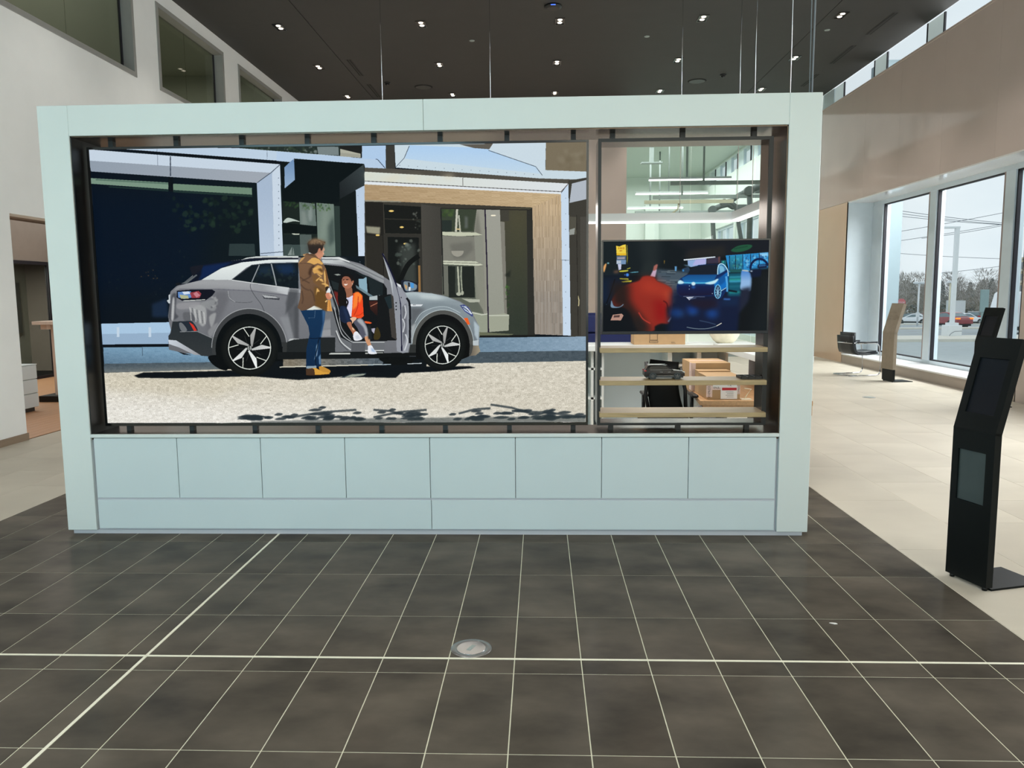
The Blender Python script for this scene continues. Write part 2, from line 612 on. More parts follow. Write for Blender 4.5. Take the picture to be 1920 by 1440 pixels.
# left wall with the doorway and the upper office windows
LW = [(8.2, 12.23), (12.97, 15.68), (16.43, 19.15)]
LH = [(9.05, 13.0, 0, 2.69)] + [(a, b, 5.06, 6.45) for a, b in LW]
wl_ = MB()
wall_holes(wl_, 0, XL - .22, XL, YF, YB, 0, ZC, LH)
wall_left = struct(wl_.build('wall_left', M['wall']))
M['frame_grey'] = mat('window_frame_grey', (150, 150, 146), .5, var=.03)
for n, (a, b) in enumerate(LW):
    w = struct(MB().box(XL - .2, XL + .015, a, b, 5.06, 5.13).box(XL - .2, XL + .015, a, b, 6.38, 6.45)
               .box(XL - .2, XL + .015, a, a + .07, 5.13, 6.38).box(XL - .2, XL + .015, b - .07, b, 5.13, 6.38).build('window_%d' % (n + 4), M['frame_grey']))
    MB().box(XL - .17, XL - .15, b - .11, b - .07, 5.13, 6.38).build('gasket', M['gasket'], w)
    c = 10.72 if n == 0 else (a + b) / 2
    MB().box(XL - .165, XL - .155, a + .07, c - .004, 5.13, 6.38).build('pane', M['glass_dim'], w)
    MB().box(XL - .165, XL - .155, c + .004, b - .11, 5.13, 6.38).build('pane', M['glass_dim'], w)
bb = MB().box(XL, XL + .014, YF, 9.05, 0, .085).box(XL - .22, XL + .014, 9.05, 9.064, 0, .085)
struct(bb.build('baseboard_left', M['base']))

# upper office behind those windows
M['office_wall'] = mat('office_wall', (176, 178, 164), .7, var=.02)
u = MB()
u.box(-11, -6.45, 7, 20.5, 4.3, 4.4).box(-11.1, -11, 7, 20.5, 4.4, 7.4).box(-11, -6.45, 20.5, 20.6, 4.4, 7.4).box(-11, -6.45, 6.9, 7, 4.4, 7.4)
u.box(-11, -6.45, 12.4, 12.5, 4.4, 7.3).box(-11, -8.2, 16.0, 16.1, 4.4, 7.3)
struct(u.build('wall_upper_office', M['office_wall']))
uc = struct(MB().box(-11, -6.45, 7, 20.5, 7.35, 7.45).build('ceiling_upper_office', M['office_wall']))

# side room behind the doorway
s_ = MB().box(-12, -10.62, 7.5, 18, 2.47, 3.3).box(-12, XL - .22, 17.9, 18.0, 0, 3.3).box(-12, XL - .22, 7.4, 7.5, 0, 3.3)
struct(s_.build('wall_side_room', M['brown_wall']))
struct(MB().box(-12, XL - .22, 7.5, 18, 3.3, 3.4).build('ceiling_side_room', M['brown_wall']))
flw = struct(MB().box(-12, XL - .22, 7.5, 18, -.1, -.008).box(XL - .22, XL, 9.05, 13, -.1, -.008).build('floor_side_room', M['gap']))
random.seed(4)
for k in range(34):
    x0 = -6.24 - k * .13
    ya = 8.3 + random.random()
    while ya < 16.5:
        yb = ya + 2.0
        if x0 > -6.42:
            ya = max(ya, 9.06)
        if yb > ya + .1:
            place_piece('plank', tile_mesh(.127, min(yb, 16.6) - ya - .004, M['wood_floor']), (x0 - .065, (ya + min(yb, 16.6)) / 2, 0), flw)
        ya = yb
gw = struct(MB().box(-10.66, -10.6, 7.5, 17.9, 0, .06).box(-10.66, -10.6, 7.5, 17.9, 2.4, 2.47).box(-10.66, -10.6, 16.55, 16.62, .06, 2.4)
            .box(-10.66, -10.6, 13.6, 13.66, .06, 2.4).build('window_7', M['gasket']))
for a, b in ((7.5, 13.6), (13.66, 16.55), (16.62, 17.9)):
    MB().box(-10.64, -10.62, a, b, .06, 2.4).build('pane', M['glass_dark'], gw)
struct(MB().box(-12.1, -12, 7.5, 18, 0, 2.47).build('wall_dark_office', M['office_wall']))
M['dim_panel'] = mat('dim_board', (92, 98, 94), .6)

# right wall: glossy taupe bulkhead boards over the window bays
wr = MB().box(XR + .02, 7.95, YF, YB, 3.80, 6.31)
wall_holes(wr, 0, XR + .02, 7.95, YF, 19.0, 0, 3.8, [(3.0, 9.6, .3, 3.8), (12.1, 19.0, 0, 3.8)])
wr.box(XR + .02, 7.95, 19.02, YB, 0, 3.8)
wall_right = struct(wr.build('wall_right', M['gap']))
ye = [20.9, 18.164, 16.455]
while ye[-1] > YF:
    ye.append(max(ye[-1] - 1.71, YF))
for i in range(len(ye) - 1):
    MB().box(XR, XR + .02, ye[i + 1] + .0015, ye[i] - .0015, 3.80, 6.31).build('wall_panel', M['bulk'], wall_right)
MB().box(XR, XR + .02, 19.0, YB, 0, 3.795).build('wall_panel', M['tan'], wall_right)
MB().box(XR, XR + .02, 9.6, 12.1, 0, 3.795).build('wall_panel', M['taupe'], wall_right)
MB().box(XR, XR + .02, YF, 3.0, 0, 3.795).build('wall_panel', M['taupe'], wall_right)
MB().box(XR, 7.95, 12.08, 12.1, 0, 3.795).build('wall_panel', M['taupe'], wall_right)
struct(MB().box(XR, 7.92, 19.0, 19.02, 0, 3.795).build('trim_1', M['mull']))
struct(MB().box(XR + .005, 7.9, 12.1, 19.0, 3.775, 3.8).build('trim_2', M['sill']))

# window bay: ledge, sill, rails, mullions, panes
ledge = struct(MB().box(XR, 7.9, 12.1, 19.0, 0, .19).build('wall_ledge', M['ledge']))
struct(MB().box(XR - .015, 7.9, 12.1, 19.0, .19, .222, .003).build('trim_3', M['sill']))
w1 = struct(MB().box(7.86, 8.0, 12.1, 19.0, .222, .30).box(7.86, 8.0, 12.1, 19.0, 3.68, 3.775).build('window_1', M['mull']))
for a, b in ((18.45, 19.0), (16.02, 16.28), (13.43, 13.71)):
    MB().box(7.84, 8.02, a, b, .30, 3.68, .004).build('mullion', M['mull'], w1)
    MB().box(7.845, 8.0, b, b + .05, .30, 3.68).build('mullion_return', M['mull_brown'], w1)
for a, b in ((16.33, 18.45), (13.76, 16.02), (12.1, 13.43)):
    MB().box(7.87, 7.93, b - .035, b, .30, 3.68).box(7.87, 7.93, a, b, .30, .325).box(7.87, 7.93, a, b, 3.655, 3.68).build('gasket', M['gasket'], w1)
    MB().box(7.90, 7.912, a, b - .035, .325, 3.655).build('pane', M['glass'], w1)
w9 = struct(MB().box(7.86, 8.0, 3.0, 9.6, .3, .38).box(7.86, 8.0, 3.0, 9.6, 3.7, 3.8).box(7.86, 8.0, 6.1, 6.5, .38, 3.7).build('window_9', M['mull']))  # unseen bay added to let side light in
for a, b in ((3.0, 6.1), (6.5, 9.6)):
    MB().box(7.90, 7.912, a, b, .38, 3.7).build('pane', M['glass'], w9)

# clerestory strip under the ceiling
cl = struct(MB().box(XR - .01, 7.5, YF, YB, 6.27, 6.31).build('window_2', M['bulk']))
yb = 20.2
MB().box(XR + .02, 7.5, 20.2, YB, 6.31, ZC).build('end_panel', M['mull'], cl)
while yb > 2:
    for w, m in ((.62, 'frost'), (1.71, 'glass')):
        MB().box(XR + .04, XR + .05, yb - w + .04, yb, 6.31, ZC).build('pane', M[m], cl)
        MB().box(XR + .03, XR + .06, yb - w, yb - w + .04, 6.31, ZC).build('mullion', M['gasket'], cl)
        yb -= w
struct(MB().box(XR + .02, 7.5, YF, yb, 6.31, ZC).build('wall_right_end', M['gap']))
struct(MB().box(7.95, 8.53, 19.0, 19.7, -.5, 7).build('wall_outer_fin', M['fin']))

# back wall: taupe boards to the left, glass partition to the service bay on the right
wb = MB().box(XL, 2.258, YB, YB + .15, 0, ZC)
struct(wb.build('wall_back', M['taupe']))
gp = struct(MB().box(2.258, XR, YB + .02, YB + .10, 0, .1).box(2.258, XR, YB + .02, YB + .10, ZC - .06, ZC).build('window_3', M['steel']))
for a, b in ((2.258, 3.92), (3.94, 5.58), (5.60, XR)):
    MB().box(a, b, YB + .05, YB + .062, .1, ZC - .06).build('pane', M['glass_green'], gp)
# service bay
sv = MB().box(-2, XR, 36, 36.2, 0, 7).box(-2.2, -2, YB + .15, 36.2, 0, 7)
wall_holes(sv, 0, XR, XR + .3, 21.1, 36, 0, 7, [(23.2, 26.0, .2, 4.3), (26.6, 29.4, .2, 4.3), (30.0, 33.0, .2, 4.3), (23.4, 34.5, 6.2, 6.8)])
for y in (22.9, 26.3, 29.7, 33.3):
    sv.box(XR - .04, XR, y - .12, y + .12, 0, 6.2)
sv.box(4.7, 5.3, 35.6, 36, 0, 5.6).box(3.3, 3.5, 35.7, 36, 0, 5.2)
struct(sv.build('wall_service_bay', M['service']))
struct(MB().box(-2, XR, YB + .15, 36, 6.86, 7.0).build('ceiling_service_bay', M['service_ceiling']))
struct(MB().box(-2, XR, YB + .15, 36, -.1, 0).build('floor_service_bay', M['concrete']))
w8 = struct(MB().box(XR + .05, XR + .2, 23.4, 34.5, 6.2, 6.22).build('window_8', M['mull']))
y = 23.4
for k in range(12):
    MB().box(XR + .1, XR + .11, y + .05, y + .925, 6.22, 6.8).build('pane', M['glass' if k % 2 else 'frost'], w8)
    MB().box(XR + .06, XR + .16, y, y + .05, 6.22, 6.8).build('mullion', M['gasket' if k % 2 else 'mull'], w8)
    y += .925
for n, (a, b) in enumerate(((23.2, 26.0), (26.6, 29.4), (30.0, 33.0))):
    dr = struct(MB().box(XR + .08, XR + .2, a, b, .2, .3).box(XR + .08, XR + .2, a, b, 4.2, 4.3).box(XR + .08, XR + .2, a, a + .08, .3, 4.2)
                .box(XR + .08, XR + .2, b - .08, b, .3, 4.2).box(XR + .08, XR + .2, (a + b) / 2 - .05, (a + b) / 2 + .05, .3, 4.2).build('door_%d' % (n + 1), M['mull']))
    for q in range(4):
        z = .3 + q * .975
        MB().box(XR + .12, XR + .14, a + .08, b - .08, z + .04, z + .975).build('pane', M['glass'], dr)

# assumed glazed street front behind the viewer, unseen, lets sky light in
fr = MB()
wall_holes(fr, 1, YF - .2, YF, XL, XR, 0, ZC, [(XL + .3, XR - .3, .2, 6.3)])
struct(fr.build('wall_front', M['wall']))
wf = struct(MB().box(XL + .3, XR - .3, YF - .15, YF - .05, .2, .3).box(XL + .3, XR - .3, YF - .15, YF - .05, 6.2, 6.3).build('window_10', M['mull']))
for k in range(6):
    a = XL + .3 + k * (XR - XL - .6) / 6
    b = a + (XR - XL - .6) / 6
    MB().box(a, a + .08, YF - .15, YF - .03, .3, 6.2).build('mullion', M['mull'], wf)
    MB().box(a + .08, b, YF - .11, YF - .1, .3, 6.2).build('pane', M['glass'], wf)

# ------------------------------------------------------------------ the display wall
YK = 5.36
dw = thing('display_wall', 'wide white freestanding display wall with cupboards below and a dark lined opening', 'display wall', (-.78, YK + .19, 0))
def pk(name, mb, m):
    return mb.build(name, M[m], dw)
XA, XB, XC, XD = -3.425, -3.211, 1.644, 1.858
for a, b in ((XA, XB - .001), (XC + .001, XD)):
    pk('side_post', MB().box(a, b, YK, YK + .38, .03, 3.0, .003), 'white')
for a, b in ((XB, -.781), (-.779, XC)):
    pk('top_beam', MB().box(a, b, YK, YK + .38, 2.798, 3.0, .002), 'white')
pk('plinth', MB().box(XA + .03, XD - .03, YK + .02, YK + .36, 0, .03), 'white_groove')
pk('carcass', MB().box(XB, XC, YK + .03, YK + .36, .03, .69), 'white_groove')
pk('counter_strip', MB().box(XB, XC, YK - .002, YK + .02, .707, .731, .002), 'white')
pk('counter_top', MB().box(XB, XC, YK + .02, YK + .375, .69, .731), 'bronze')
de = [-3.195 + (1.629 + 3.195) / 8 * k for k in range(9)]
for k in range(8):
    pk('cupboard_door', MB().box(de[k] + .0022, de[k + 1] - .0022, YK + .006, YK + .026, .268, .7025, .0015), 'white_door')
pk('drawer_rail', MB().box(XB + .012, XC - .012, YK + .016, YK + .03, .25, .268), 'white_groove')
for a, b in ((-3.195, -.780), (-.778, 1.629)):
    pk('base_panel', MB().box(a + .001, b - .001, YK + .006, YK + .026, .042, .252, .0015), 'white_door')
# dark lining of the opening
pk('side_lining', MB().box(XB - .002, XB + .006, YK + .012, YK + .375, .731, 2.798), 'black')  # left lining coloured black for the dark it reflects, right stays metal
pk('side_lining', MB().box(XC - .006, XC + .002, YK + .012, YK + .375, .731, 2.798), 'bronze')
pk('top_lining', MB().box(XB, XC, YK + .012, YK + .375, 2.790, 2.799), 'bronze')
for x in (-3.014, -2.547, -2.081, -1.618, -1.153, -.69, -.227, .231, .500, .978, 1.462):
    pk('standoff', MB().box(x - .017, x + .017, 5.52, 5.56, 2.745, 2.792), 'black')
    pk('standoff', MB().box(x - .017, x + .017, 5.52, 5.56, .731, .772), 'black')
# open shelf frame on the right: a deep black box
fx0, fx1, fz0, fz1, fy0, fy1 = .400, 1.588, .766, 2.752, 5.50, 5.735
sf = pk('shelf_frame', MB().box(fx0, fx0 + .022, fy0, fy0 + .012, fz0, fz1).box(fx1 - .030, fx1, fy0, fy0 + .012, fz0, fz1)
        .box(fx0 + .022, fx1 - .030, fy0, fy0 + .012, fz1 - .022, fz1).box(fx0 + .022, fx1 - .030, fy0, fy0 + .012, fz0, fz0 + .016), 'black')
MB().box(fx0 + .001, fx0 + .010, fy0 + .012, fy1, fz0, fz1).build('frame_side', M['silver'], sf)
MB().box(fx1 - .022, fx1 - .006, fy0 + .012, fy1, fz0, fz1).build('frame_side', M['bronze'], sf)
MB().box(fx0 + .010, fx1 - .022, fy0 + .012, fy1, fz1 - .018, fz1 - .004).build('frame_top', M['bronze'], sf)
MB().box(fx0 + .010, fx1 - .022, fy0 + .012, fy1, fz0, fz0 + .012).build('frame_bottom', M['bronze'], sf)
for z in (1.322, 1.093, .866):
    pk('shelf', MB().box(.412, 1.568, 5.43, 5.70, z - .033, z, .0015), 'oak')
pk('screen_bracket', MB().box(.46, 1.52, 5.60, 5.64, 1.70, 1.76), 'black')
pk('screen_bracket', MB().box(-2.9, .1, 5.60, 5.64, 1.60, 1.72), 'black')

# power cable pair rising from the wall's right corner to the ceiling
pc = MB().tube([(1.838, 5.52, 2.998), (1.842, 5.52, 4.2), (1.846, 5.52, ZC)], .006, 6)
pc.tube([(1.822, 5.52, 2.998), (1.815, 5.52, 3.9), (1.836, 5.52, 5.2), (1.838, 5.52, ZC)], .004, 6)
tag(pc.build('power_cable', M['wire']), 'thin cable pair rising from the right corner of the display wall to the ceiling', 'cable')

def screen(name, label, x0, x1, z0, z1, y, bz, bzb, picmat, depth):
    t = thing(name, label, 'screen', ((x0 + x1) / 2, y + depth / 2, z0))
    b = MB().box(x0, x1, y, y + depth, z0, z0 + bzb, .001).box(x0, x1, y, y + depth, z1 - bz, z1, .001)
    b.box(x0, x0 + bz, y, y + depth, z0 + bzb, z1 - bz).box(x1 - bz, x1, y, y + depth, z0 + bzb, z1 - bz)
    b.build('bezel', M['black_gloss'], t)
    MB().box(x0 + bz, x1 - bz, y + .012, y + depth - .002, z0 + bzb, z1 - bz).build('back_panel', M['black'], t)
    me = bpy.data.meshes.new('picture')
    px0, px1, pz0, pz1 = x0 + bz, x1 - bz, z0 + bzb, z1 - bz
    off = world_loc(t)
    me.from_pydata([tuple(Vector(p) - off) for p in ((px0, y + .006, pz0), (px1, y + .006, pz0), (px1, y + .006, pz1), (px0, y + .006, pz1))], [], [(0, 1, 2, 3)])
    uv = me.uv_layers.new(name='UVMap')
    for i, c in enumerate(((0, 0), (1, 0), (1, 1), (0, 1))):
        uv.data[i].uv = c
    me.materials.append(picmat)
    o = bpy.data.objects.new('picture', me)
    COL.objects.link(o)
    o.parent = t
    return t

# ------------------------------------------------------------------ pictures shown on the two screens (flat images painted in code)
class Art:
    def __init__(s, corners, W, H, bg):
        """corners: TL, TR, BR, BL of the picture in the sketch's own coordinates"""
        s.W, s.H = W, H
        s.a = np.empty((H, W, 3), np.float32)
        s.a[:] = np.array(bg, np.float32) / 255
        dst = [(0, 0), (W, 0), (W, H), (0, H)]
        A, b = [], []
        for (x, y), (u, v) in zip(corners, dst):
            A.append([x, y, 1, 0, 0, 0, -u * x, -u * y]); b.append(u)
            A.append([0, 0, 0, x, y, 1, -v * x, -v * y]); b.append(v)
        s.h = np.append(np.linalg.solve(np.array(A, float), np.array(b, float)), 1).reshape(3, 3)
        s.t = (0, 0, 1)
        s.rng = np.random.default_rng(5)

    def frame(s, ox, oy, k):
        s.t = (ox, oy, k)

    def map(s, pts):
        p = np.array(pts, float)
        p = np.stack([s.t[0] + p[:, 0] / s.t[2], s.t[1] + p[:, 1] / s.t[2], np.ones(len(p))], 1) @ s.h.T
        return p[:, :2] / p[:, 2:]

    @staticmethod
    def smooth(p, n=6):
        k = len(p)
        out = []
        t = np.linspace(0, 1, n, endpoint=False)[:, None]
        for i in range(k):
            a, b, c, d = p[i - 1], p[i], p[(i + 1) % k], p[(i + 2) % k]
            out.append(.5 * (2 * b + (c - a) * t + (2 * a - 5 * b + 4 * c - d) * t ** 2 + (3 * b - a - 3 * c + d) * t ** 3))
        return np.concatenate(out)

    def mask(s, q, blur=0):
        m = int(blur * 3) + 2
        x0, x1 = max(int(q[:, 0].min()) - m, 0), min(int(q[:, 0].max()) + m + 1, s.W)
        y0, y1 = max(int(q[:, 1].min()) - m, 0), min(int(q[:, 1].max()) + m + 1, s.H)
        if x1 <= x0 or y1 <= y0:
            return None
        X = np.arange(x0, x1)[None, :] + .5
        Y = np.arange(y0, y1)[:, None] + .5
        ins = np.zeros((y1 - y0, x1 - x0), bool)
        k = len(q)
        for i in range(k):
            (ax, ay), (bx, by) = q[i], q[(i + 1) % k]
            if ay == by:
                continue
            r0, r1 = max(int(min(ay, by) - y0) - 1, 0), min(int(max(ay, by) - y0) + 2, y1 - y0)
            if r1 <= r0:
                continue
            yy = Y[r0:r1]
            c = ((ay > yy) != (by > yy)) & (X < (bx - ax) * (yy - ay) / (by - ay) + ax)
            ins[r0:r1] ^= c
        w = ins.astype(np.float32)
        if blur:
            r = max(int(blur), 1)
            for _ in range(2):
                for axis in (0, 1):
                    c = np.cumsum(np.pad(w, [(r + 1, r) if axis == 0 else (0, 0), (r + 1, r) if axis == 1 else (0, 0)], mode='edge'), axis)
                    n = w.shape[axis]
                    w = (np.take(c, range(2 * r + 1, 2 * r + 1 + n), axis) - np.take(c, range(0, n), axis)) / (2 * r + 1)
        return y0, y1, x0, x1, w

    def poly(s, pts, col, sm=0, blur=0, a=1.0, to=None, g=None):
        """col, or a blend from col to `to` between the two points of g"""
        q = s.map(pts)
        if sm:
            q = s.smooth(q)
        r = s.mask(q, blur)
        if r is None:
            return
        y0, y1, x0, x1, w = r
        w = (w * a)[..., None]
        c = np.array(col, np.float32) / 255
        if to is not None:
            e = s.map(g)
            d = e[1] - e[0]
            X = np.arange(x0, x1)[None, :] + .5
            Y = np.arange(y0, y1)[:, None] + .5
            f = np.clip(((X - e[0, 0]) * d[0] + (Y - e[0, 1]) * d[1]) / (d @ d), 0, 1)[..., None]
            c = c * (1 - f) + np.array(to, np.float32) / 255 * f
        s.a[y0:y1, x0:x1] = s.a[y0:y1, x0:x1] * (1 - w) + c * w

    def line(s, pts, wd, col, blur=0, a=1.0, sm=0):
        q = s.map(pts)
        if sm:
            k = len(q)
            t = np.linspace(0, 1, 8)[:, None]
            o = []
            for i in range(k - 1):
                aa, b, c, d = q[max(i - 1, 0)], q[i], q[i + 1], q[min(i + 2, k - 1)]
                o.append(.5 * (2 * b + (c - aa) * t + (2 * aa - 5 * b + 4 * c - d) * t ** 2 + (3 * b - aa - 3 * c + d) * t ** 3))
            q = np.concatenate(o)
        d = np.gradient(q, axis=0)
        n = np.stack([-d[:, 1], d[:, 0]], 1)
        n /= np.maximum(np.linalg.norm(n, axis=1, keepdims=True), 1e-6)
        e = np.concatenate([q + n * wd, (q - n * wd)[::-1]])
        r = s.mask(e, blur)
        if r is None:
            return
        y0, y1, x0, x1, w = r
        w = (w * a)[..., None]
        s.a[y0:y1, x0:x1] = s.a[y0:y1, x0:x1] * (1 - w) + np.array(col, np.float32) / 255 * w

    def ell(s, cx, cy, rx, ry, col, blur=0, a=1.0, n=40, a0=0, a1=360, **k):
        s.poly([(cx + rx * math.cos(R(a0 + (a1 - a0) * i / n)), cy + ry * math.sin(R(a0 + (a1 - a0) * i / n))) for i in range(n + (a1 - a0 < 360))], col, 0, blur, a, **k)

    def arc(s, cx, cy, rx, ry, a0, a1, wd, col, n=30, blur=0, a=1.0):
        s.line([(cx + rx * math.cos(R(a0 + (a1 - a0) * i / n)), cy + ry * math.sin(R(a0 + (a1 - a0) * i / n))) for i in range(n + 1)], wd, col, blur, a)

    def grain(s, pts, amp, sx=1, sy=1, sm=0, big=0.0):
        r = s.mask(s.map(pts) if not sm else s.smooth(s.map(pts)))
        if r is None:
            return
        y0, y1, x0, x1, w = r
        h, wd = y1 - y0, x1 - x0
        n = s.rng.normal(0, 1, (h // sy + 2, wd // sx + 2)).astype(np.float32)
        n = np.repeat(np.repeat(n, sy, 0), sx, 1)[:h, :wd]
        if big:
            m = s.rng.normal(0, 1, (h // 6 + 2, wd // 12 + 2)).astype(np.float32)
            n = n + big * np.repeat(np.repeat(m, 6, 0), 12, 1)[:h, :wd]
        s.a[y0:y1, x0:x1] += (n * w * amp)[..., None]

    def blobs(s, x0, x1, y0, y1, n, r0, r1, cols, a=.6, flat=1.0, blur=1):
        for _ in range(n):
            x, y, r = s.rng.uniform(x0, x1), s.rng.uniform(y0, y1), s.rng.uniform(r0, r1)
            c = cols[s.rng.integers(len(cols))]
            k = s.rng.integers(5, 9)
            s.poly([(x + r * s.rng.uniform(.5, 1.2) * math.cos(6.283 * i / k), y + flat * r * s.rng.uniform(.5, 1.2) * math.sin(6.283 * i / k)) for i in range(k)], c, 0, blur, a)

    def image(s, name):
        px = np.ones((s.H, s.W, 4), np.float32)
        px[..., :3] = np.clip(s.a, 0, 1)[::-1]
        im = bpy.data.images.new(name, s.W, s.H)
        im.pixels.foreach_set(px.ravel())
        im.update()
        im.pack()
        return im

def screen_mat(name, im, gain):
    m, n, l, b = new_mat(name)
    t = n.new('ShaderNodeTexImage')
    t.image = im
    b.inputs['Base Color'].default_value = (.001, .001, .001, 1)
    b.inputs['Roughness'].default_value = .3
    b.inputs['Specular IOR Level'].default_value = .02
    l.new(t.outputs['Color'], b.inputs['Emission Color'])
    b.inputs['Emission Strength'].default_value = gain
    return m

def paint_street():
    A = Art([(168.7, 281.7), (1099.4, 267.8), (1098.7, 790.5), (200, 793)], 1868, 1040, (14, 20, 26))
    P, L = A.poly, A.line
    F5 = lambda: A.frame(160, 240, 2.88)
    F6 = lambda: A.frame(640, 240, 2.88)
    C1 = lambda: A.frame(300, 460, 5.538)
    C2 = lambda: A.frame(520, 440, 5.145)
    C3 = lambda: A.frame(690, 460, 5.539)
    C4 = lambda: A.frame(555, 440, 9.6)
    C5 = lambda: A.frame(620, 500, 8.47)
    C6 = lambda: A.frame(410, 600, 13.09)
    C7 = lambda: A.frame(520, 260, 6.546)
    C8 = lambda: A.frame(780, 370, 5.335)
    PX = lambda: A.frame(0, 0, 1)
    # ---- left shop window
    F5()
    P([(0, 80), (1100, 90), (1100, 1070), (0, 1070)], (10, 18, 28), to=(12, 22, 26), g=((0, 0), (1000, 0)))
    P([(30, 330), (700, 330), (600, 900), (60, 900)], (6, 19, 36), blur=50, a=.8)
    A.blobs(480, 920, 380, 560, 90, 4, 22, [(26, 44, 34), (40, 62, 44), (14, 26, 24)], .5)
    A.blobs(60, 900, 650, 900, 40, 2, 8, [(22, 36, 36), (40, 50, 44)], .4)
    A.blobs(290, 390, 765, 815, 9, 2, 5, [(150, 110, 60)], .7, .6)
    P([(780, 625), (915, 625), (920, 690), (775, 690)], (52, 66, 66), a=.8)
    P([(360, 950), (440, 920), (450, 1020), (360, 1020)], (24, 40, 62), blur=5)
    P([(35, 272), (452, 296), (452, 332), (35, 302)], (122, 148, 130))
    P([(60, 276), (452, 298), (452, 306), (60, 284)], (70, 96, 84), a=.6)
    P([(478, 302), (903, 325), (903, 361), (478, 336)], (112, 138, 118))
    P([(130, 315), (452, 334), (452, 344), (130, 322)], (36, 58, 52), a=.7)
    P([(478, 338), (905, 362), (905, 374), (478, 348)], (40, 62, 54), a=.7)
    P([(452, 240), (478, 242), (478, 345), (452, 340)], (10, 16, 22))
    # upper beam with foliage reflected above
    P([(180, 95), (1440, 95), (1440, 200), (1050, 200), (180, 118)], (10, 14, 20))
    P([(850, 100), (1440, 100), (1440, 160), (850, 118)], (36, 46, 42))
    A.blobs(860, 1250, 104, 140, 60, 4, 12, [(20, 32, 24), (54, 68, 52), (120, 130, 126)], .7)
    P([(1255, 104), (1370, 104), (1372, 150), (1262, 146)], (120, 132, 132))
    P([(210, 108), (830, 111), (1440, 159), (1440, 190), (1060, 180), (205, 116)], (182, 202, 222), to=(196, 214, 230), g=((200, 0), (1400, 0)))
    for x in (392, 986):
        L([(x, 110 + (x - 392) * .022), (x, 128 + (x - 392) * .075)], .8, (110, 124, 140))
    # header and leg of the window frame
    P([(25, 118), (1055, 198), (1062, 690), (945, 690), (930, 298), (35, 236)], (168, 184, 202))
    P([(25, 118), (1055, 198), (1005, 244), (25, 178)], (200, 214, 228))
    P([(25, 178), (1005, 244), (930, 298), (35, 236)], (146, 158, 172), to=(160, 168, 178), g=((0, 0), (900, 0)))
    P([(1055, 198), (1070, 690), (1022, 690), (1012, 246)], (202, 216, 230))
    P([(930, 298), (1010, 246), (1022, 690), (945, 690)], (168, 186, 208), to=(188, 204, 222), g=((0, 300), (0, 690)))
    L([(1055, 200), (1005, 244), (932, 297)], 1.2, (60, 70, 84))
    L([(464, 155), (464, 262)], 2.2, (70, 80, 94))
    L([(395, 148), (395, 206)], 1, (130, 140, 156))
    L([(947, 678), (1070, 668)], 1.5, (96, 108, 124))
    for k in range(12):
        A.ell(1047, 272 + k * 36, 3, 3, (120, 134, 150), n=8)
    # bench lip and sidewalk on the left
    P([(84, 1056), (470, 1047), (455, 1166), (90, 1168)], (170, 200, 226))
    P([(88, 1112), (460, 1104), (455, 1166), (90, 1168)], (150, 176, 202))
    for x in (168, 340):
        P([(x, 1074), (x + 14, 1074), (x + 14, 1128), (x, 1128)], (196, 214, 230))
    P([(92, 1168), (460, 1165), (460, 1184), (95, 1186)], (12, 16, 22))
    P([(94, 1184), (700, 1178), (760, 1240), (760, 1305), (100, 1320)], (120, 156, 182), to=(92, 120, 142), g=((0, 1180), (0, 1275)))
    P([(100, 1272), (760, 1262), (760, 1305), (100, 1320)], (78, 90, 98))
    A.grain([(94, 1184), (700, 1178), (760, 1240), (760, 1305), (100, 1320)], .014, 3, 1, big=.8)
    L([(306, 1182), (306, 1230)], 1, (60, 76, 90))
    # ---- middle bay
    C7()
    P([(60, 270), (1085, 310), (1090, 1440), (75, 1440)], (13, 19, 19))
    P([(70, 770), (770, 830), (790, 1440), (80, 1440)], (26, 34, 30))
    A.blobs(80, 320, 770, 850, 40, 6, 20, [(30, 54, 30), (50, 78, 44)], .5)
    P([(275, 780), (465, 800), (485, 1072), (285, 1062)], (104, 118, 112))
    P([(300, 880), (350, 900), (380, 1060), (300, 1060)], (140, 150, 144), a=.6, blur=5)
    A.ell(410, 930, 26, 90, (160, 170, 166), a=.5, blur=3)
    P([(485, 790), (700, 806), (720, 1440), (505, 1440)], (112, 128, 118))
    P([(620, 1080), (700, 940), (716, 1250), (640, 1330)], (64, 78, 74), a=.8, blur=6)
    P([(560, 880), (640, 870), (600, 1200), (520, 1300)], (140, 154, 142), a=.6, blur=10)
    A.blobs(290, 470, 790, 870, 26, 6, 18, [(58, 84, 48), (84, 112, 70)], .6)
    A.blobs(500, 660, 800, 890, 26, 5, 16, [(40, 66, 34), (80, 110, 60)], .7)
    P([(700, 830), (770, 830), (785, 1440), (720, 1440)], (44, 56, 52))
    P([(78, 1040), (110, 985), (160, 975), (285, 1020), (200, 1015)], (186, 198, 190), sm=1)
    P([(75, 1030), (495, 1076), (495, 1170), (78, 1160)], (8, 13, 13))
    P([(180, 1164), (280, 1166), (270, 1180), (200, 1178)], (200, 206, 190))
    P([(80, 1180), (275, 1180), (275, 1300), (80, 1300)], (22, 30, 30))
    P([(80, 1300), (370, 1300), (390, 1440), (80, 1440)], (62, 76, 74))
    P([(280, 1175), (425, 1178), (420, 1440), (290, 1440)], (96, 108, 104), a=.8)
    P([(130, 1430), (185, 1325), (180, 1430)], (130, 142, 138))
    P([(185, 1430), (200, 1330), (215, 1430)], (118, 130, 126))
    P([(215, 248), (1072, 318), (770, 560), (760, 790), (80, 770), (60, 600), (215, 510)], (8, 14, 16))
    P([(212, 246), (222, 510), (98, 613), (96, 356)], (110, 142, 182), to=(150, 176, 204), g=((0, 250), (0, 600)))
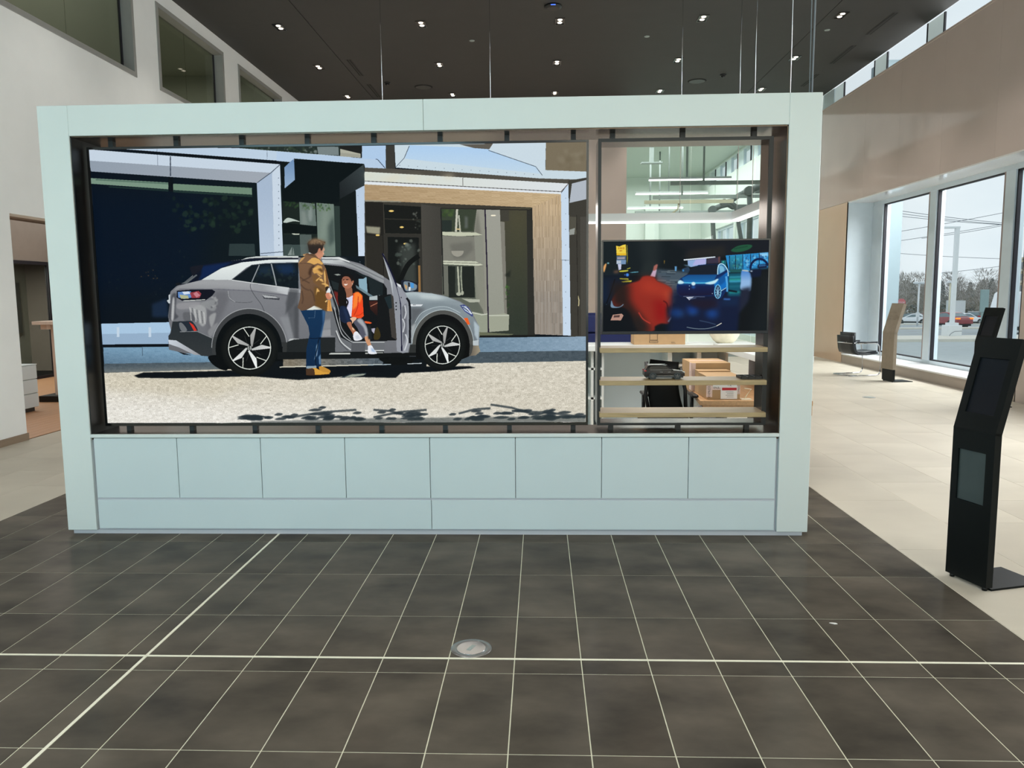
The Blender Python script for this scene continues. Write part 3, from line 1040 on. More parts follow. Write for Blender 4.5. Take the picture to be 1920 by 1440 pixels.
    P([(1070, 318), (1078, 578), (775, 742), (768, 545)], (56, 64, 66), to=(30, 34, 36), g=((1070, 400), (770, 640)))
    P([(775, 742), (975, 636), (1000, 1440), (785, 1440)], (16, 20, 20))
    P([(968, 634), (1076, 578), (1104, 1440), (1000, 1440)], (188, 206, 226), to=(206, 222, 240), g=((0, 600), (0, 1400)))
    for k in range(7):
        A.ell(994 + k * 4, 700 + k * 135, 4, 5, (120, 132, 148), n=8)
    # upper blocks
    P([(780, 130), (1030, 180), (1030, 242), (780, 222)], (176, 176, 160))
    P([(780, 178), (1024, 200), (1024, 240), (780, 222)], (150, 150, 138), a=.6)
    P([(770, 96), (1050, 96), (1045, 195), (780, 132)], (30, 30, 28))
    P([(0, 162), (1045, 246), (1048, 96), (1337, 92), (1337, 380), (1085, 366), (1072, 314), (214, 250), (165, 292), (0, 278)], (184, 206, 230))
    P([(1050, 96), (1337, 92), (1335, 375), (1235, 262), (1050, 250)], (176, 204, 234))
    L([(1215, 256), (1238, 262), (1330, 368)], 1.3, (60, 74, 92))
    P([(1337, 90), (1442, 90), (1452, 368), (1450, 390), (1337, 382)], (58, 57, 52))
    P([(1085, 366), (1440, 385), (1833, 420), (1833, 460), (1085, 408)], (84, 80, 70))
    # ---- right portal
    F6()
    P([(128, 216), (1325, 268), (1325, 330), (1225, 312), (128, 242)], (82, 78, 70))
    P([(290, 92), (1105, 78), (1102, 230), (1325, 236), (1325, 282), (1066, 274), (296, 216)], (202, 219, 228))
    P([(372, 96), (792, 112), (1052, 212), (1080, 250), (345, 168)], (176, 208, 240), to=(196, 218, 234), g=((0, 100), (0, 240)))
    P([(790, 90), (1105, 80), (1100, 230), (1086, 258), (1050, 212), (800, 122)], (204, 220, 230))
    L([(370, 100), (342, 165), (296, 214)], 1.3, (84, 96, 110))
    L([(796, 124), (1050, 211), (1086, 258)], 1.2, (84, 96, 106))
    P([(640, 92), (820, 88), (800, 118), (720, 112)], (96, 92, 84))
    P([(1105, 78), (1325, 74), (1325, 238), (1103, 230)], (122, 112, 92))
    A.blobs(1180, 1320, 130, 215, 14, 10, 24, [(140, 132, 112), (110, 100, 80)], .4, blur=4)
    P([(1225, 286), (1325, 270), (1325, 1130), (1235, 1125)], (62, 60, 54))
    P([(1245, 302), (1325, 282), (1322, 386), (1232, 406)], (178, 186, 196))
    P([(1232, 480), (1272, 480), (1272, 575), (1232, 575)], (82, 80, 70))
    P([(1232, 550), (1262, 540), (1258, 575), (1232, 578)], (150, 154, 148))
    A.line([(1278, 905), (1284, 930), (1282, 960)], 2, (190, 180, 140))
    L([(1270, 470), (1280, 1120)], 1.2, (40, 38, 34))
    P([(1290, 480), (1322, 480), (1322, 1120), (1295, 1120)], (74, 72, 66))
    for k in range(16):
        A.ell(318 + k * 48, 204 + k * 3.3, 2.4, 2.4, (130, 140, 150), n=8)
    P([(128, 238), (1226, 302), (1188, 348), (128, 290)], (216, 222, 212), to=(222, 228, 232), g=((300, 0), (1200, 0)))
    A.blobs(140, 640, 255, 292, 14, 20, 60, [(226, 214, 184)], .25, .3, 8)
    P([(128, 289), (1188, 346), (1188, 360), (128, 308)], (226, 232, 236))
    L([(130, 288), (1186, 346)], 1.2, (70, 66, 64))
    L([(658, 270), (658, 318)], 1.2, (90, 86, 84))
    P([(128, 306), (1186, 359), (1032, 430), (128, 394)], (178, 152, 116), to=(204, 180, 142), g=((150, 0), (1100, 0)))
    for k in range(14):
        y = 312 + k * 7
        L([(130, y), (1180 - k * 11, y + 50 - k * .8)], .8, (146, 122, 92), a=.35)
    A.grain([(128, 306), (1186, 359), (1032, 430), (128, 394)], .02, 30, 2)
    P([(1032, 430), (1186, 359), (1198, 1118), (1045, 1112)], (196, 172, 138), to=(150, 142, 132), g=((0, 400), (0, 900)))
    for k in range(8):
        x = 1048 + k * 18
        L([(x, 424 - k * 8), (x + 12, 1112)], .9, (132, 116, 98), a=.45)
    A.grain([(1032, 430), (1186, 359), (1198, 1118), (1045, 1112)], .025, 3, 40)
    P([(1186, 356), (1226, 302), (1240, 1120), (1198, 1118)], (202, 220, 238))
    L([(1226, 303), (1186, 346)], 1.2, (96, 84, 84))
    L([(1190, 712), (1230, 714)], 1.2, (120, 132, 146))
    for k in range(9):
        A.ell(1212, 380 + k * 84, 2.4, 3, (140, 152, 166), n=8)
    # glazed interior of the portal
    P([(128, 392), (1032, 430), (1045, 1114), (740, 1128), (128, 1128)], (60, 57, 50))
    P([(132, 398), (228, 404), (236, 900), (140, 900)], (34, 31, 27))
    P([(130, 390), (325, 396), (325, 402), (130, 398)], (150, 144, 126))
    P([(134, 530), (212, 536), (210, 575), (140, 566)], (150, 148, 128), blur=2)
    P([(136, 580), (225, 580), (230, 900), (140, 900)], (44, 41, 35))
    P([(232, 414), (432, 426), (432, 572), (238, 568)], (24, 24, 21))
    P([(236, 488), (432, 494), (432, 500), (236, 494)], (46, 44, 38))
    P([(232, 568), (436, 574), (440, 900), (240, 900)], (50, 48, 43))
    P([(252, 588), (420, 592), (420, 900), (256, 900)], (20, 21, 19))
    for (x, y) in ((272, 449), (328, 536), (348, 625), (198, 579)):
        A.ell(x, y, 14 if y < 500 else 11, 5, (240, 206, 120), n=16)
    A.blobs(300, 420, 610, 740, 34, 4, 16, [(104, 112, 104), (66, 76, 70), (14, 16, 14)], .7)
    P([(310, 640), (400, 620), (410, 850), (340, 850)], (96, 104, 98), a=.5, blur=8)
    A.blobs(385, 428, 455, 560, 16, 3, 9, [(120, 124, 116), (60, 66, 58)], .6)
    L([(312, 840), (360, 740), (420, 690)], 9, (16, 16, 14), sm=1)
    P([(416, 742), (428, 742), (430, 890), (418, 890)], (150, 112, 66))
    P([(432, 412), (540, 428), (556, 920), (442, 890)], (74, 71, 65), to=(64, 62, 57), g=((430, 0), (550, 0)))
    C8()
    P([(255, 110), (695, 118), (722, 1390), (270, 1390)], (86, 90, 80), to=(98, 104, 92), g=((0, 100), (0, 1300)))
    P([(258, 112), (610, 118), (590, 340), (262, 340)], (58, 66, 52))
    A.blobs(265, 390, 118, 190, 30, 8, 26, [(70, 90, 50), (50, 66, 40)], .5)
    P([(262, 230), (360, 230), (360, 345), (262, 345)], (40, 48, 44))
    P([(690, 118), (1165, 104), (1190, 1385), (725, 1392)], (72, 70, 56), to=(52, 58, 50), g=((0, 200), (0, 1300)))
    P([(940, 150), (1090, 150), (1100, 1370), (960, 1370)], (78, 76, 56), blur=20, a=.7, to=(48, 56, 46), g=((0, 200), (0, 1200)))
    P([(1110, 130), (1165, 110), (1190, 1385), (1120, 1385)], (46, 46, 42))
    P([(610, 118), (692, 118), (720, 1165), (680, 1165), (640, 1010), (590, 760), (584, 340)], (146, 146, 134))
    P([(585, 300), (620, 130), (660, 420), (690, 1100), (670, 1165), (620, 1000)], (116, 116, 106), a=.8, blur=4)
    P([(700, 118), (842, 124), (845, 242), (858, 248), (880, 690), (888, 1165), (728, 1180)], (158, 158, 148), to=(150, 152, 140), g=((0, 200), (0, 1100)))
    P([(845, 242), (888, 248), (912, 1165), (886, 1165)], (128, 126, 116))
    P([(845, 124), (932, 130), (932, 240), (845, 240)], (66, 64, 56))
    P([(722, 1178), (888, 1158), (934, 1172), (928, 1330), (725, 1345)], (160, 164, 146))
    L([(722, 1180), (930, 1178)], 2, (196, 200, 184))
    P([(560, 1140), (660, 1160), (720, 1172), (725, 1345), (600, 1350)], (150, 156, 138))
    L([(560, 1150), (660, 1172), (722, 1164)], 2, (200, 204, 188))
    P([(255, 345), (600, 352), (670, 378), (440, 390), (270, 380)], (196, 200, 176))
    P([(268, 385), (585, 392), (600, 640), (275, 640)], (126, 126, 116))
    P([(585, 392), (668, 380), (672, 680), (600, 690)], (140, 142, 130))
    P([(340, 470), (560, 440), (580, 520), (480, 610), (380, 610)], (106, 106, 98), a=.8, blur=5)
    A.ell(418, 535, 62, 58, (156, 154, 142), a0=0, a1=180)
    P([(265, 632), (600, 640), (672, 676), (620, 684), (270, 668)], (202, 206, 184))
    L([(265, 650), (640, 660)], 1.4, (130, 130, 118))
    P([(322, 686), (585, 690), (590, 1000), (330, 1000)], (34, 38, 34))
    P([(275, 680), (322, 686), (326, 985), (284, 975)], (108, 110, 100))
    P([(585, 690), (670, 690), (690, 1150), (600, 1010)], (140, 142, 128), a=.8)
    P([(395, 690), (465, 690), (470, 980), (395, 960)], (66, 72, 64))
    L([(420, 690), (434, 950)], 3.2, (176, 180, 160))
    L([(456, 690), (452, 790), (464, 940)], 2.2, (160, 166, 146))
    A.ell(430, 965, 26, 18, (176, 180, 162), n=14)
    A.ell(466, 955, 14, 22, (170, 174, 156), n=14)
    L([(414, 120), (402, 345)], 4, (196, 196, 180))
    L([(430, 180), (446, 350)], 3, (180, 182, 166))
    L([(404, 318), (445, 320)], 2.4, (210, 190, 140))
    P([(490, 190), (520, 200), (520, 310), (490, 310)], (92, 98, 92), blur=3)
    P([(458, 1010), (640, 1020), (640, 1045), (540, 1050)], (176, 180, 164))
    L([(693, 116), (712, 700), (728, 1385)], 2.6, (42, 36, 52))
    L([(252, 108), (270, 680), (278, 970)], 2.2, (36, 36, 34))
    L([(255, 112), (1162, 128)], 2, (44, 42, 38))
    A.ell(776, 183, 26, 8, (248, 240, 214), n=16)
    P([(885, 780), (935, 740), (950, 720), (940, 800)], (30, 34, 30), a=.7, blur=3)
    A.blobs(900, 940, 870, 1100, 26, 5, 14, [(70, 110, 50), (40, 66, 36)], .6)
    P([(630, 1345), (975, 1365), (960, 1375), (620, 1385)], (104, 108, 86))
    L([(640, 1388), (1195, 1380)], 3, (28, 28, 26))
    # ---- sidewalk right, road
    F6()
    P([(740, 1131), (1325, 1124), (1325, 1210), (680, 1225)], (112, 138, 158), to=(140, 164, 184), g=((700, 0), (1300, 0)))
    P([(600, 1215), (760, 1208), (1325, 1200), (1325, 1258), (600, 1270)], (74, 86, 94))
    A.grain([(740, 1131), (1325, 1124), (1325, 1258), (600, 1270)], .014, 3, 1, big=.9)
    PX()
    road = [(190, 699), (420, 692), (900, 680), (1100, 676), (1100, 800), (190, 800)]
    P(road, (212, 206, 190), to=(231, 228, 219), g=((0, 690), (0, 750)))
    P([(190, 699), (520, 690), (400, 745), (190, 730)], (206, 198, 176), a=.6, blur=16)
    A.grain(road, .055, 2, 1, big=.45)
    # tree shadows low in the picture
    for (cx, w) in ((560, 80), (640, 60), (750, 70), (880, 60), (985, 90), (1060, 70), (480, 40)):
        for _ in range(16):
            x = cx + A.rng.uniform(-.6, .6) * w
            y = 786 - abs(A.rng.normal(0, 7)) * (1.3 if w > 55 else .5)
            l = A.rng.uniform(10, 26)
            P([(x - l * .6, y + 1.5), (x - l * .1, y - 2.5), (x + l * .6, y - 1), (x + l * .2, y + 2.5)], (42, 52, 58), sm=1, blur=1, a=.85)
    for x0, y0, x1, y1 in ((540, 783, 668, 768), (700, 782, 800, 768), (920, 758, 1000, 776), (960, 770, 1098, 782), (860, 775, 920, 765), (700, 768, 760, 778)):
        L([(x0, y0), ((x0 + x1) / 2, (y0 + y1) / 2 - 3), (x1, y1)], 4, (44, 54, 60), blur=1, a=.8)
    P([(470, 790), (700, 784), (1098, 779), (1098, 795), (470, 795)], (48, 58, 60), blur=2, a=.55)
    # ---- shadow under the car
    P([(250, 704), (268, 698), (380, 696), (560, 690), (640, 688), (880, 686), (893, 689), (820, 696), (752, 699), (742, 708), (640, 706), (560, 712), (470, 705), (330, 709), (258, 708)], (13, 17, 22), blur=1)
    P([(500, 672), (800, 672), (800, 692), (500, 694)], (14, 18, 22))
    C2()
    P([(55, 1195), (700, 1188), (1020, 1180), (1020, 1250), (560, 1255), (55, 1275)], (132, 124, 108), to=(86, 96, 104), g=((100, 0), (900, 0)))
    A.grain([(55, 1195), (1020, 1180), (1020, 1250), (55, 1275)], .03, 3, 1, big=1)
    L([(20, 1275), (560, 1262), (1010, 1250)], 2.0, (214, 210, 192))
    P([(40, 1286), (640, 1276), (1029, 1262), (1029, 1320), (520, 1330), (40, 1350)], (12, 15, 20))
    P([(600, 1380), (700, 1342), (860, 1332), (850, 1352), (760, 1370)], (40, 52, 60))
    P([(640, 1374), (720, 1346), (855, 1338), (830, 1354), (740, 1368)], (150, 156, 142))
    # ---- the car: body
    PX()
    body = [(316, 655), (315, 640), (320, 618), (317, 606), (315, 592), (318, 572), (317, 558), (320, 546), (330, 537), (345, 529), (358, 519), (372, 507), (386, 499),
            (400, 494), (440, 488), (475, 484), (530, 482), (600, 483), (645, 486), (676, 494), (706, 510), (735, 528), (752, 540), (768, 546), (790, 547), (830, 553), (862, 564),
            (880, 576), (890, 594), (898, 610), (899, 636), (898, 662), (880, 668), (790, 668), (640, 664), (540, 664), (420, 668), (380, 664), (345, 662)]
    P(body, (124, 126, 131), to=(104, 106, 111), g=((0, 530), (0, 640)))
    C1()
    P([(435, 356), (740, 358), (950, 394), (1345, 445), (1440, 452), (1440, 530), (1330, 515), (960, 468), (575, 452), (200, 452), (140, 470), (180, 430), (330, 378)], (158, 160, 163), to=(128, 130, 134), g=((0, 370), (0, 500)))
    P([(950, 396), (1345, 446), (1330, 512), (1180, 480), (980, 440)], (208, 212, 214), to=(150, 153, 156), g=((1340, 0), (1050, 0)), a=.85)
    P([(1345, 446), (1440, 452), (1400, 600), (1300, 720), (1330, 560)], (72, 74, 78), blur=3, a=.8)
    P([(1240, 740), (1390, 740), (1400, 960), (1330, 990), (1290, 860)], (134, 137, 141), blur=4)
    P([(1395, 640), (1440, 600), (1440, 975), (1402, 985)], (78, 80, 84), blur=3)
    P([(575, 470), (700, 470), (720, 560), (660, 690), (560, 880), (500, 960), (470, 700)], (100, 101, 106), blur=8, a=.8)
    # reflections on the rear quarter
    for q, c in (([(300, 640), (380, 610), (470, 640), (480, 780), (440, 840), (370, 760)], (168, 170, 170)), ([(420, 600), (560, 560), (600, 600), (560, 680), (480, 650)], (144, 147, 148)),
                 ([(190, 600), (420, 590), (330, 650), (190, 660)], (150, 150, 153)), ([(240, 700), (330, 700), (360, 780), (260, 790)], (92, 94, 98)),
                 ([(510, 740), (580, 700), (560, 800), (530, 850)], (164, 166, 166)), ([(500, 880), (600, 800), (560, 900), (520, 950)], (140, 142, 144)),
                 ([(120, 520), (170, 510), (160, 690), (190, 740), (110, 780), (90, 700)], (70, 72, 78)), ([(130, 560), (150, 560), (140, 760), (115, 760)], (210, 212, 212))):
        P(q, c, sm=1, blur=2, a=.8)
    for k in range(7):
        x = 310 + k * 24
        L([(x, 640 + k * 8), (x + 14, 780 + k * 6)], 1.6, (72, 74, 78) if k % 2 else (206, 208, 206), a=.7)
    A.blobs(520, 600, 530, 650, 12, 8, 24, [(170, 172, 172), (96, 98, 102)], .6)
    L([(200, 455), (580, 453), (960, 470), (1330, 520)], 1.2, (84, 84, 96), a=.7, blur=1)
    L([(700, 470), (712, 530), (760, 580), (850, 592), (930, 590), (960, 580)], .9, (86, 88, 92), sm=1)
    L([(706, 468), (720, 540), (780, 586)], .8, (180, 182, 184), sm=1)
    L([(940, 402), (945, 450), (985, 520), (1052, 612), (1086, 690)], 1.0, (70, 72, 76), sm=1)
    P([(1060, 514), (1180, 522), (1242, 545), (1242, 566), (1080, 552)], (62, 64, 70))
    P([(1060, 514), (1200, 530), (1236, 548), (1090, 542)], (176, 179, 181))
    # roof, rear spoiler, pillars
    P([(165, 400), (230, 395), (345, 318), (318, 262), (322, 224), (440, 200), (700, 165), (880, 145), (1000, 130), (1440, 126), (1440, 190), (850, 178), (640, 238), (440, 356), (270, 398), (200, 412)], (14, 20, 36))
    P([(440, 215), (620, 188), (760, 172), (640, 238), (470, 335), (400, 362), (430, 300)], (14, 36, 78), blur=3, a=.9)
    P([(230, 395), (380, 300), (390, 310), (280, 396)], (150, 156, 150), a=.6)
    P([(160, 396), (200, 384), (222, 400), (180, 416)], (20, 24, 30), sm=1)
    P([(322, 224), (440, 204), (430, 250), (345, 310), (320, 262)], (22, 24, 34), sm=1)
    P([(436, 355), (640, 236), (850, 176), (1120, 150), (1440, 144), (1440, 178), (1160, 182), (960, 202), (900, 230), (740, 358)], (226, 233, 231), to=(206, 213, 213), g=((0, 200), (0, 350)))
    P([(845, 152), (900, 128), (1000, 114), (1130, 108), (1440, 110), (1440, 128), (1130, 128), (960, 138), (880, 152)], (204, 210, 208))
    L([(860, 152), (940, 138), (1130, 130), (1440, 134)], 1.6, (40, 42, 54))
    P([(752, 356), (955, 205), (1100, 190), (1440, 180), (1440, 446), (1345, 440), (955, 384)], (15, 23, 30))
    P([(1180, 200), (1380, 190), (1420, 300), (1260, 300)], (24, 52, 92), blur=8, a=.7)
    P([(1010, 230), (1150, 205), (1180, 300), (1020, 310)], (30, 50, 70), blur=8, a=.7)
    A.blobs(980, 1420, 240, 410, 46, 5, 26, [(30, 44, 34), (12, 18, 22), (40, 52, 50)], .5)
    L([(1035, 202), (955, 380)], 2, (146, 152, 156))
    L([(1158, 190), (1190, 320), (1210, 416)], 2.4, (150, 156, 160))
    L([(745, 358), (950, 388), (1345, 442)], 1.6, (210, 214, 214))
    L([(752, 352), (955, 204), (1100, 188), (1440, 178)], 1.2, (70, 76, 84))
    # lamp, bumper, cladding
    P([(175, 470), (300, 460), (540, 456), (576, 478), (545, 520), (470, 572), (230, 574), (172, 540)], (16, 18, 30))
    P([(185, 482), (320, 474), (330, 540), (250, 556), (190, 540)], (98, 138, 196))
    P([(200, 510), (290, 520), (300, 552), (220, 552)], (176, 180, 140))
    P([(230, 480), (300, 478), (320, 500), (250, 510)], (210, 222, 236))
    P([(310, 490), (400, 472), (430, 500), (410, 545), (330, 545)], (150, 60, 70))
    P([(345, 500), (380, 480), (420, 520), (380, 540)], (206, 140, 150), a=.8)
    L([(240, 574), (470, 562)], 1.4, (200, 204, 200))
    P([(90, 512), (106, 508), (106, 600), (90, 602), (70, 572), (90, 560)], (196, 204, 208))
    P([(128, 790), (320, 782), (390, 890), (540, 962), (580, 1158), (430, 1145), (200, 1060), (86, 985), (84, 940), (110, 905)], (40, 46, 50), to=(52, 56, 58), g=((0, 800), (0, 1150)))
    P([(84, 978), (165, 985), (420, 1138), (350, 1134), (200, 1060), (88, 1022)], (204, 212, 222), to=(150, 152, 156), g=((80, 980), (420, 1140)))
    P([(180, 1100), (330, 1140), (240, 1132)], (10, 12, 16))
    P([(192, 800), (300, 786), (345, 800), (386, 888), (250, 894), (204, 876)], (36, 44, 54), sm=1)
    P([(196, 812), (230, 806), (280, 880), (220, 886)], (128, 132, 134), sm=1, a=.8)
    P([(300, 794), (345, 822), (382, 884), (352, 888)], (206, 54, 42))
    L([(205, 895), (385, 892), (540, 962)], 1.4, (150, 153, 156), a=.8)
    P([(1320, 1004), (1440, 972), (1440, 1130), (1318, 1130)], (34, 37, 38))
    P([(1345, 970), (1400, 962), (1440, 968), (1440, 975), (1325, 1002)], (186, 190, 190))
    # rear wheel arch
    A.ell(927, 1062, 388, 404, (62, 64, 66), a0=165, a1=372)
    P([(540, 950), (600, 950), (590, 1160), (545, 1158)], (56, 59, 60))
    P([(1235, 1000), (1322, 1000), (1322, 1180), (1250, 1180)], (50, 52, 52))
    A.arc(927, 1062, 392, 408, 180, 352, 1.6, (166, 169, 171), a=.8)
    A.ell(920, 1068, 345, 358, (8, 11, 13), a0=160, a1=380)
    P([(500, 1150), (640, 1150), (700, 1280), (640, 1290), (540, 1230)], (10, 12, 14), sm=1)
    P([(580, 1050), (1272, 1050), (1272, 1200), (1200, 1200), (1100, 1300), (640, 1280), (580, 1150)], (9, 11, 12))
    # lower body past the man, sill, open door aperture
    C2()
    P([(95, 1030), (160, 1010), (560, 975), (560, 1130), (90, 1130)], (34, 37, 38))
    P([(0, 500), (120, 518), (225, 525), (225, 560), (0, 540)], (196, 200, 202), a=.7, blur=1)
    P([(120, 520), (210, 528), (190, 1000), (160, 1005), (80, 660)], (78, 80, 84), blur=3, a=.7)
    P([(440, 600), (560, 720), (562, 990), (420, 990)], (112, 114, 118))
    P([(440, 830), (560, 800), (562, 900), (430, 920)], (150, 152, 155), blur=4, a=.7)
    P([(430, 920), (560, 905), (560, 975), (425, 985)], (168, 170, 172), blur=2, a=.7)
    P([(0, 1130), (560, 1130), (1029, 1120), (1029, 1190), (50, 1200), (0, 1200)], (20, 22, 23))
    P([(500, 1142), (700, 1136), (700, 1150), (500, 1152)], (190, 194, 188))
    P([(850, 1136), (1020, 1132), (1020, 1140), (850, 1148)], (176, 180, 176))
    # cabin seen through the open door
    P([(452, 288), (640, 306), (760, 346), (900, 420), (1029, 470), (1060, 520), (1060, 1024), (735, 1026), (640, 960), (600, 800), (540, 600), (500, 440)], (17, 18, 20))
    P([(740, 350), (880, 400), (1020, 470), (1020, 590), (900, 590), (880, 440)], (28, 36, 38))
    P([(785, 425), (830, 425), (862, 405), (874, 570), (830, 555), (790, 500)], (138, 172, 188))
    P([(752, 480), (930, 592), (900, 600), (760, 510)], (110, 134, 142), a=.9)
    P([(888, 600), (960, 585), (1029, 580), (1060, 600), (1060, 625), (890, 630)], (176, 188, 190))
    P([(886, 640), (1060, 630), (1060, 760), (960, 780), (900, 720)], (64, 30, 24), to=(26, 18, 16), g=((0, 640), (0, 780)))
    L([(900, 690), (960, 660), (1020, 640)], 1.6, (170, 110, 84))
    P([(545, 540), (600, 560), (610, 690), (570, 660)], (110, 34, 30), blur=2)
    P([(550, 382), (590, 376), (618, 388), (580, 394)], (150, 156, 150))
    P([(520, 440), (600, 470), (600, 540), (540, 520)], (36, 44, 46), a=.8)
    # roof line over the cabin
    P([(430, 222), (610, 222), (720, 270), (860, 320), (1029, 400), (1029, 470), (880, 380), (740, 318), (620, 290), (440, 272)], (196, 201, 202), to=(150, 154, 156), g=((600, 220), (640, 310)))
    L([(430, 236), (600, 240), (720, 282), (1029, 430)], 2, (110, 114, 118), a=.8)
    L([(430, 222), (600, 220), (700, 262)], 1.6, (236, 240, 238))
    P([(560, 215), (680, 240), (620, 255)], (240, 242, 240), blur=4, a=.8)
    # rocker panel and B pillar
    C5()
    P([(0, 700), (80, 700), (110, 900), (180, 1090), (350, 1190), (860, 1186), (860, 1345), (70, 1350), (75, 1100), (0, 1090)], (108, 111, 115))
    P([(330, 1195), (560, 1190), (540, 1345), (330, 1345)], (84, 86, 90), a=.8)
    L([(350, 1198), (860, 1196)], 1.4, (190, 194, 194))
    L([(550, 1328), (850, 1326)], 1.8, (206, 209, 208))
    L([(0, 1378), (310, 1376)], 3.0, (196, 200, 194))
    L([(550, 1372), (840, 1370)], 2.6, (176, 180, 176))
    P([(0, 300), (40, 360), (120, 620), (160, 900), (330, 1160), (340, 1210), (160, 1120), (90, 900), (0, 560)], (22, 23, 26))
    L([(0, 310), (60, 480), (130, 690), (170, 960), (320, 1155)], 1.5, (150, 154, 156), sm=1)
    L([(60, 640), (110, 860), (190, 1080), (345, 1196)], 1.8, (176, 180, 182), sm=1)
    L([(90, 1010), (170, 1190), (320, 1318)], 2.2, (206, 210, 210), sm=1)
    L([(80, 1040), (150, 1200), (280, 1330)], 1.2, (70, 72, 76), sm=1)
    P([(0, 380), (40, 520), (90, 680), (60, 690), (0, 600)], (176, 184, 188), a=.7, blur=2)
    # ---- front wing, bonnet, front wheel
    C3()
    P([(440, 500), (660, 495), (830, 535), (960, 590), (1040, 640), (1090, 740), (1158, 835), (1150, 1036), (1090, 1036), (440, 1030)], (148, 160, 166), to=(118, 128, 134), g=((0, 500), (0, 900)))
    P([(385, 488), (480, 484), (660, 500), (830, 540), (960, 592), (840, 590), (600, 580), (420, 560)], (176, 190, 194), to=(130, 142, 148), g=((0, 490), (0, 590)), blur=1)
    P([(520, 510), (700, 518), (820, 550), (700, 560), (560, 545)], (206, 216, 216), blur=6, a=.8)
    P([(440, 650), (560, 600), (760, 590), (940, 630), (1000, 690), (900, 660), (740, 640), (560, 690), (480, 800), (445, 900)], (128, 140, 146), blur=4, a=.9)
    P([(440, 640), (600, 650), (520, 740), (450, 900)], (86, 88, 92), blur=6, a=.8)
    P([(450, 840), (500, 800), (480, 900), (450, 1030)], (190, 194, 194), blur=3, a=.7)
    L([(490, 800), (560, 700), (700, 642), (830, 640), (960, 700)], 1.0, (186, 200, 204), sm=1)
    P([(1100, 780), (1158, 840), (1150, 1000), (1110, 930)], (196, 212, 220), a=.7, blur=2)
    P([(445, 610), (572, 612), (552, 632), (445, 630)], (222, 227, 230))
    P([(470, 613), (500, 614), (498, 619), (470, 619)], (120, 124, 130))
    A.ell(780, 1030, 318, 360, (82, 83, 80), a0=178, a1=366)
    A.arc(780, 1030, 320, 362, 182, 362, 1.4, (188, 200, 202), a=.8)
    P([(1055, 1030), (1096, 1030), (1075, 1140), (1020, 1165)], (70, 71, 68))
    P([(440, 1028), (500, 1028), (500, 1112), (425, 1112)], (48, 50, 49))
    A.ell(778, 1040, 280, 326, (13, 13, 13), a0=170, a1=380)
    P([(498, 1020), (1060, 1020), (1050, 1150), (980, 1180), (500, 1180)], (12, 12, 12))
    P([(955, 620), (1000, 612), (1045, 640), (1095, 722), (1085, 740), (1005, 684)], (66, 76, 130))
    P([(975, 628), (1020, 630), (1070, 690), (1078, 716), (1010, 676)], (188, 204, 222))
    L([(985, 636), (1060, 690)], 1.6, (60, 66, 96))
    L([(1030, 650), (1080, 712)], 1.4, (240, 244, 248))
    P([(995, 754), (1036, 750), (1062, 818), (1036, 822)], (236, 98, 40))
    P([(1094, 1040), (1150, 1036), (1168, 1098), (1120, 1140), (1062, 1146), (1080, 1110)], (160, 150, 128), to=(110, 102, 90), g=((1160, 0), (1070, 0)))
    P([(1092, 990), (1150, 980), (1150, 1036), (1092, 1036)], (214, 224, 228), a=.7)
    # under-car and far wheel
    P([(0, 1118), (430, 1112), (500, 1112), (500, 1146), (0, 1166)], (16, 17, 17))
    P([(130, 1164), (490, 1158), (470, 1200), (420, 1230), (300, 1240), (190, 1224)], (13, 14, 14), sm=1)
    L([(0, 1240), (240, 1234)], 1.6, (170, 186, 194))
    L([(410, 1228), (560, 1222)], 1.6, (190, 200, 204))
    P([(100, 520), (240, 505), (270, 620), (302, 985), (100, 985)], (19, 19, 20))
    P([(170, 540), (245, 510), (255, 650), (220, 660)], (30, 42, 46))
    # open front door, edge on
    P([(150, 82), (165, 86), (292, 384), (345, 420), (392, 500), (436, 600), (440, 1010), (415, 1108), (360, 1118), (300, 1095), (285, 800), (262, 530), (230, 370)], (146, 150, 158))
    P([(240, 505), (266, 530), (300, 980), (246, 950), (218, 660), (252, 650)], (64, 60, 56))
    P([(150, 84), (158, 110), (256, 380), (262, 520), (240, 400)], (186, 192, 196))
    L([(152, 84), (215, 210), (300, 420), (340, 590), (348, 800), (352, 1095)], 2.8, (22, 20, 46), sm=1)
    P([(300, 420), (380, 500), (400, 560), (410, 900), (400, 1060), (360, 1110), (352, 900), (345, 600)], (150, 153, 162))
    P([(355, 640), (400, 600), (408, 900), (366, 1050)], (96, 98, 106), blur=2, a=.8)
    for q in ([(362, 760), (380, 820), (366, 900)], [(385, 620), (395, 700), (380, 760)], [(390, 920), (410, 990), (380, 1090)]):
        L(q, 2.6, (214, 218, 222), sm=1, a=.8)
    for y in (590, 625, 660):
        P([(286, y), (300, y - 4), (302, y + 10), (288, y + 12)], (30, 32, 36))
    A.ell(348, 540, 6, 6, (50, 52, 56), n=10)
    L([(402, 545), (432, 600), (438, 760), (436, 1015)], 4.0, (16, 16, 22), sm=1)
    P([(300, 390), (345, 410), (345, 440), (312, 420)], (220, 224, 226))
    # mirror
    P([(345, 372), (372, 360), (440, 366), (505, 390), (526, 425), (512, 468), (440, 480), (390, 486), (362, 450)], (28, 32, 46), sm=1)
    P([(376, 378), (440, 378), (500, 405), (512, 425), (492, 462), (405, 474), (380, 440)], (120, 138, 150), sm=1)
    P([(440, 384), (478, 392), (478, 440), (446, 440)], (76, 150, 214))
    P([(380, 400), (410, 420), (408, 466), (388, 440)], (196, 158, 110))
    P([(416, 384), (438, 384), (438, 450), (420, 450)], (40, 44, 50))
    P([(425, 430), (445, 430), (445, 468), (425, 468)], (226, 230, 232))
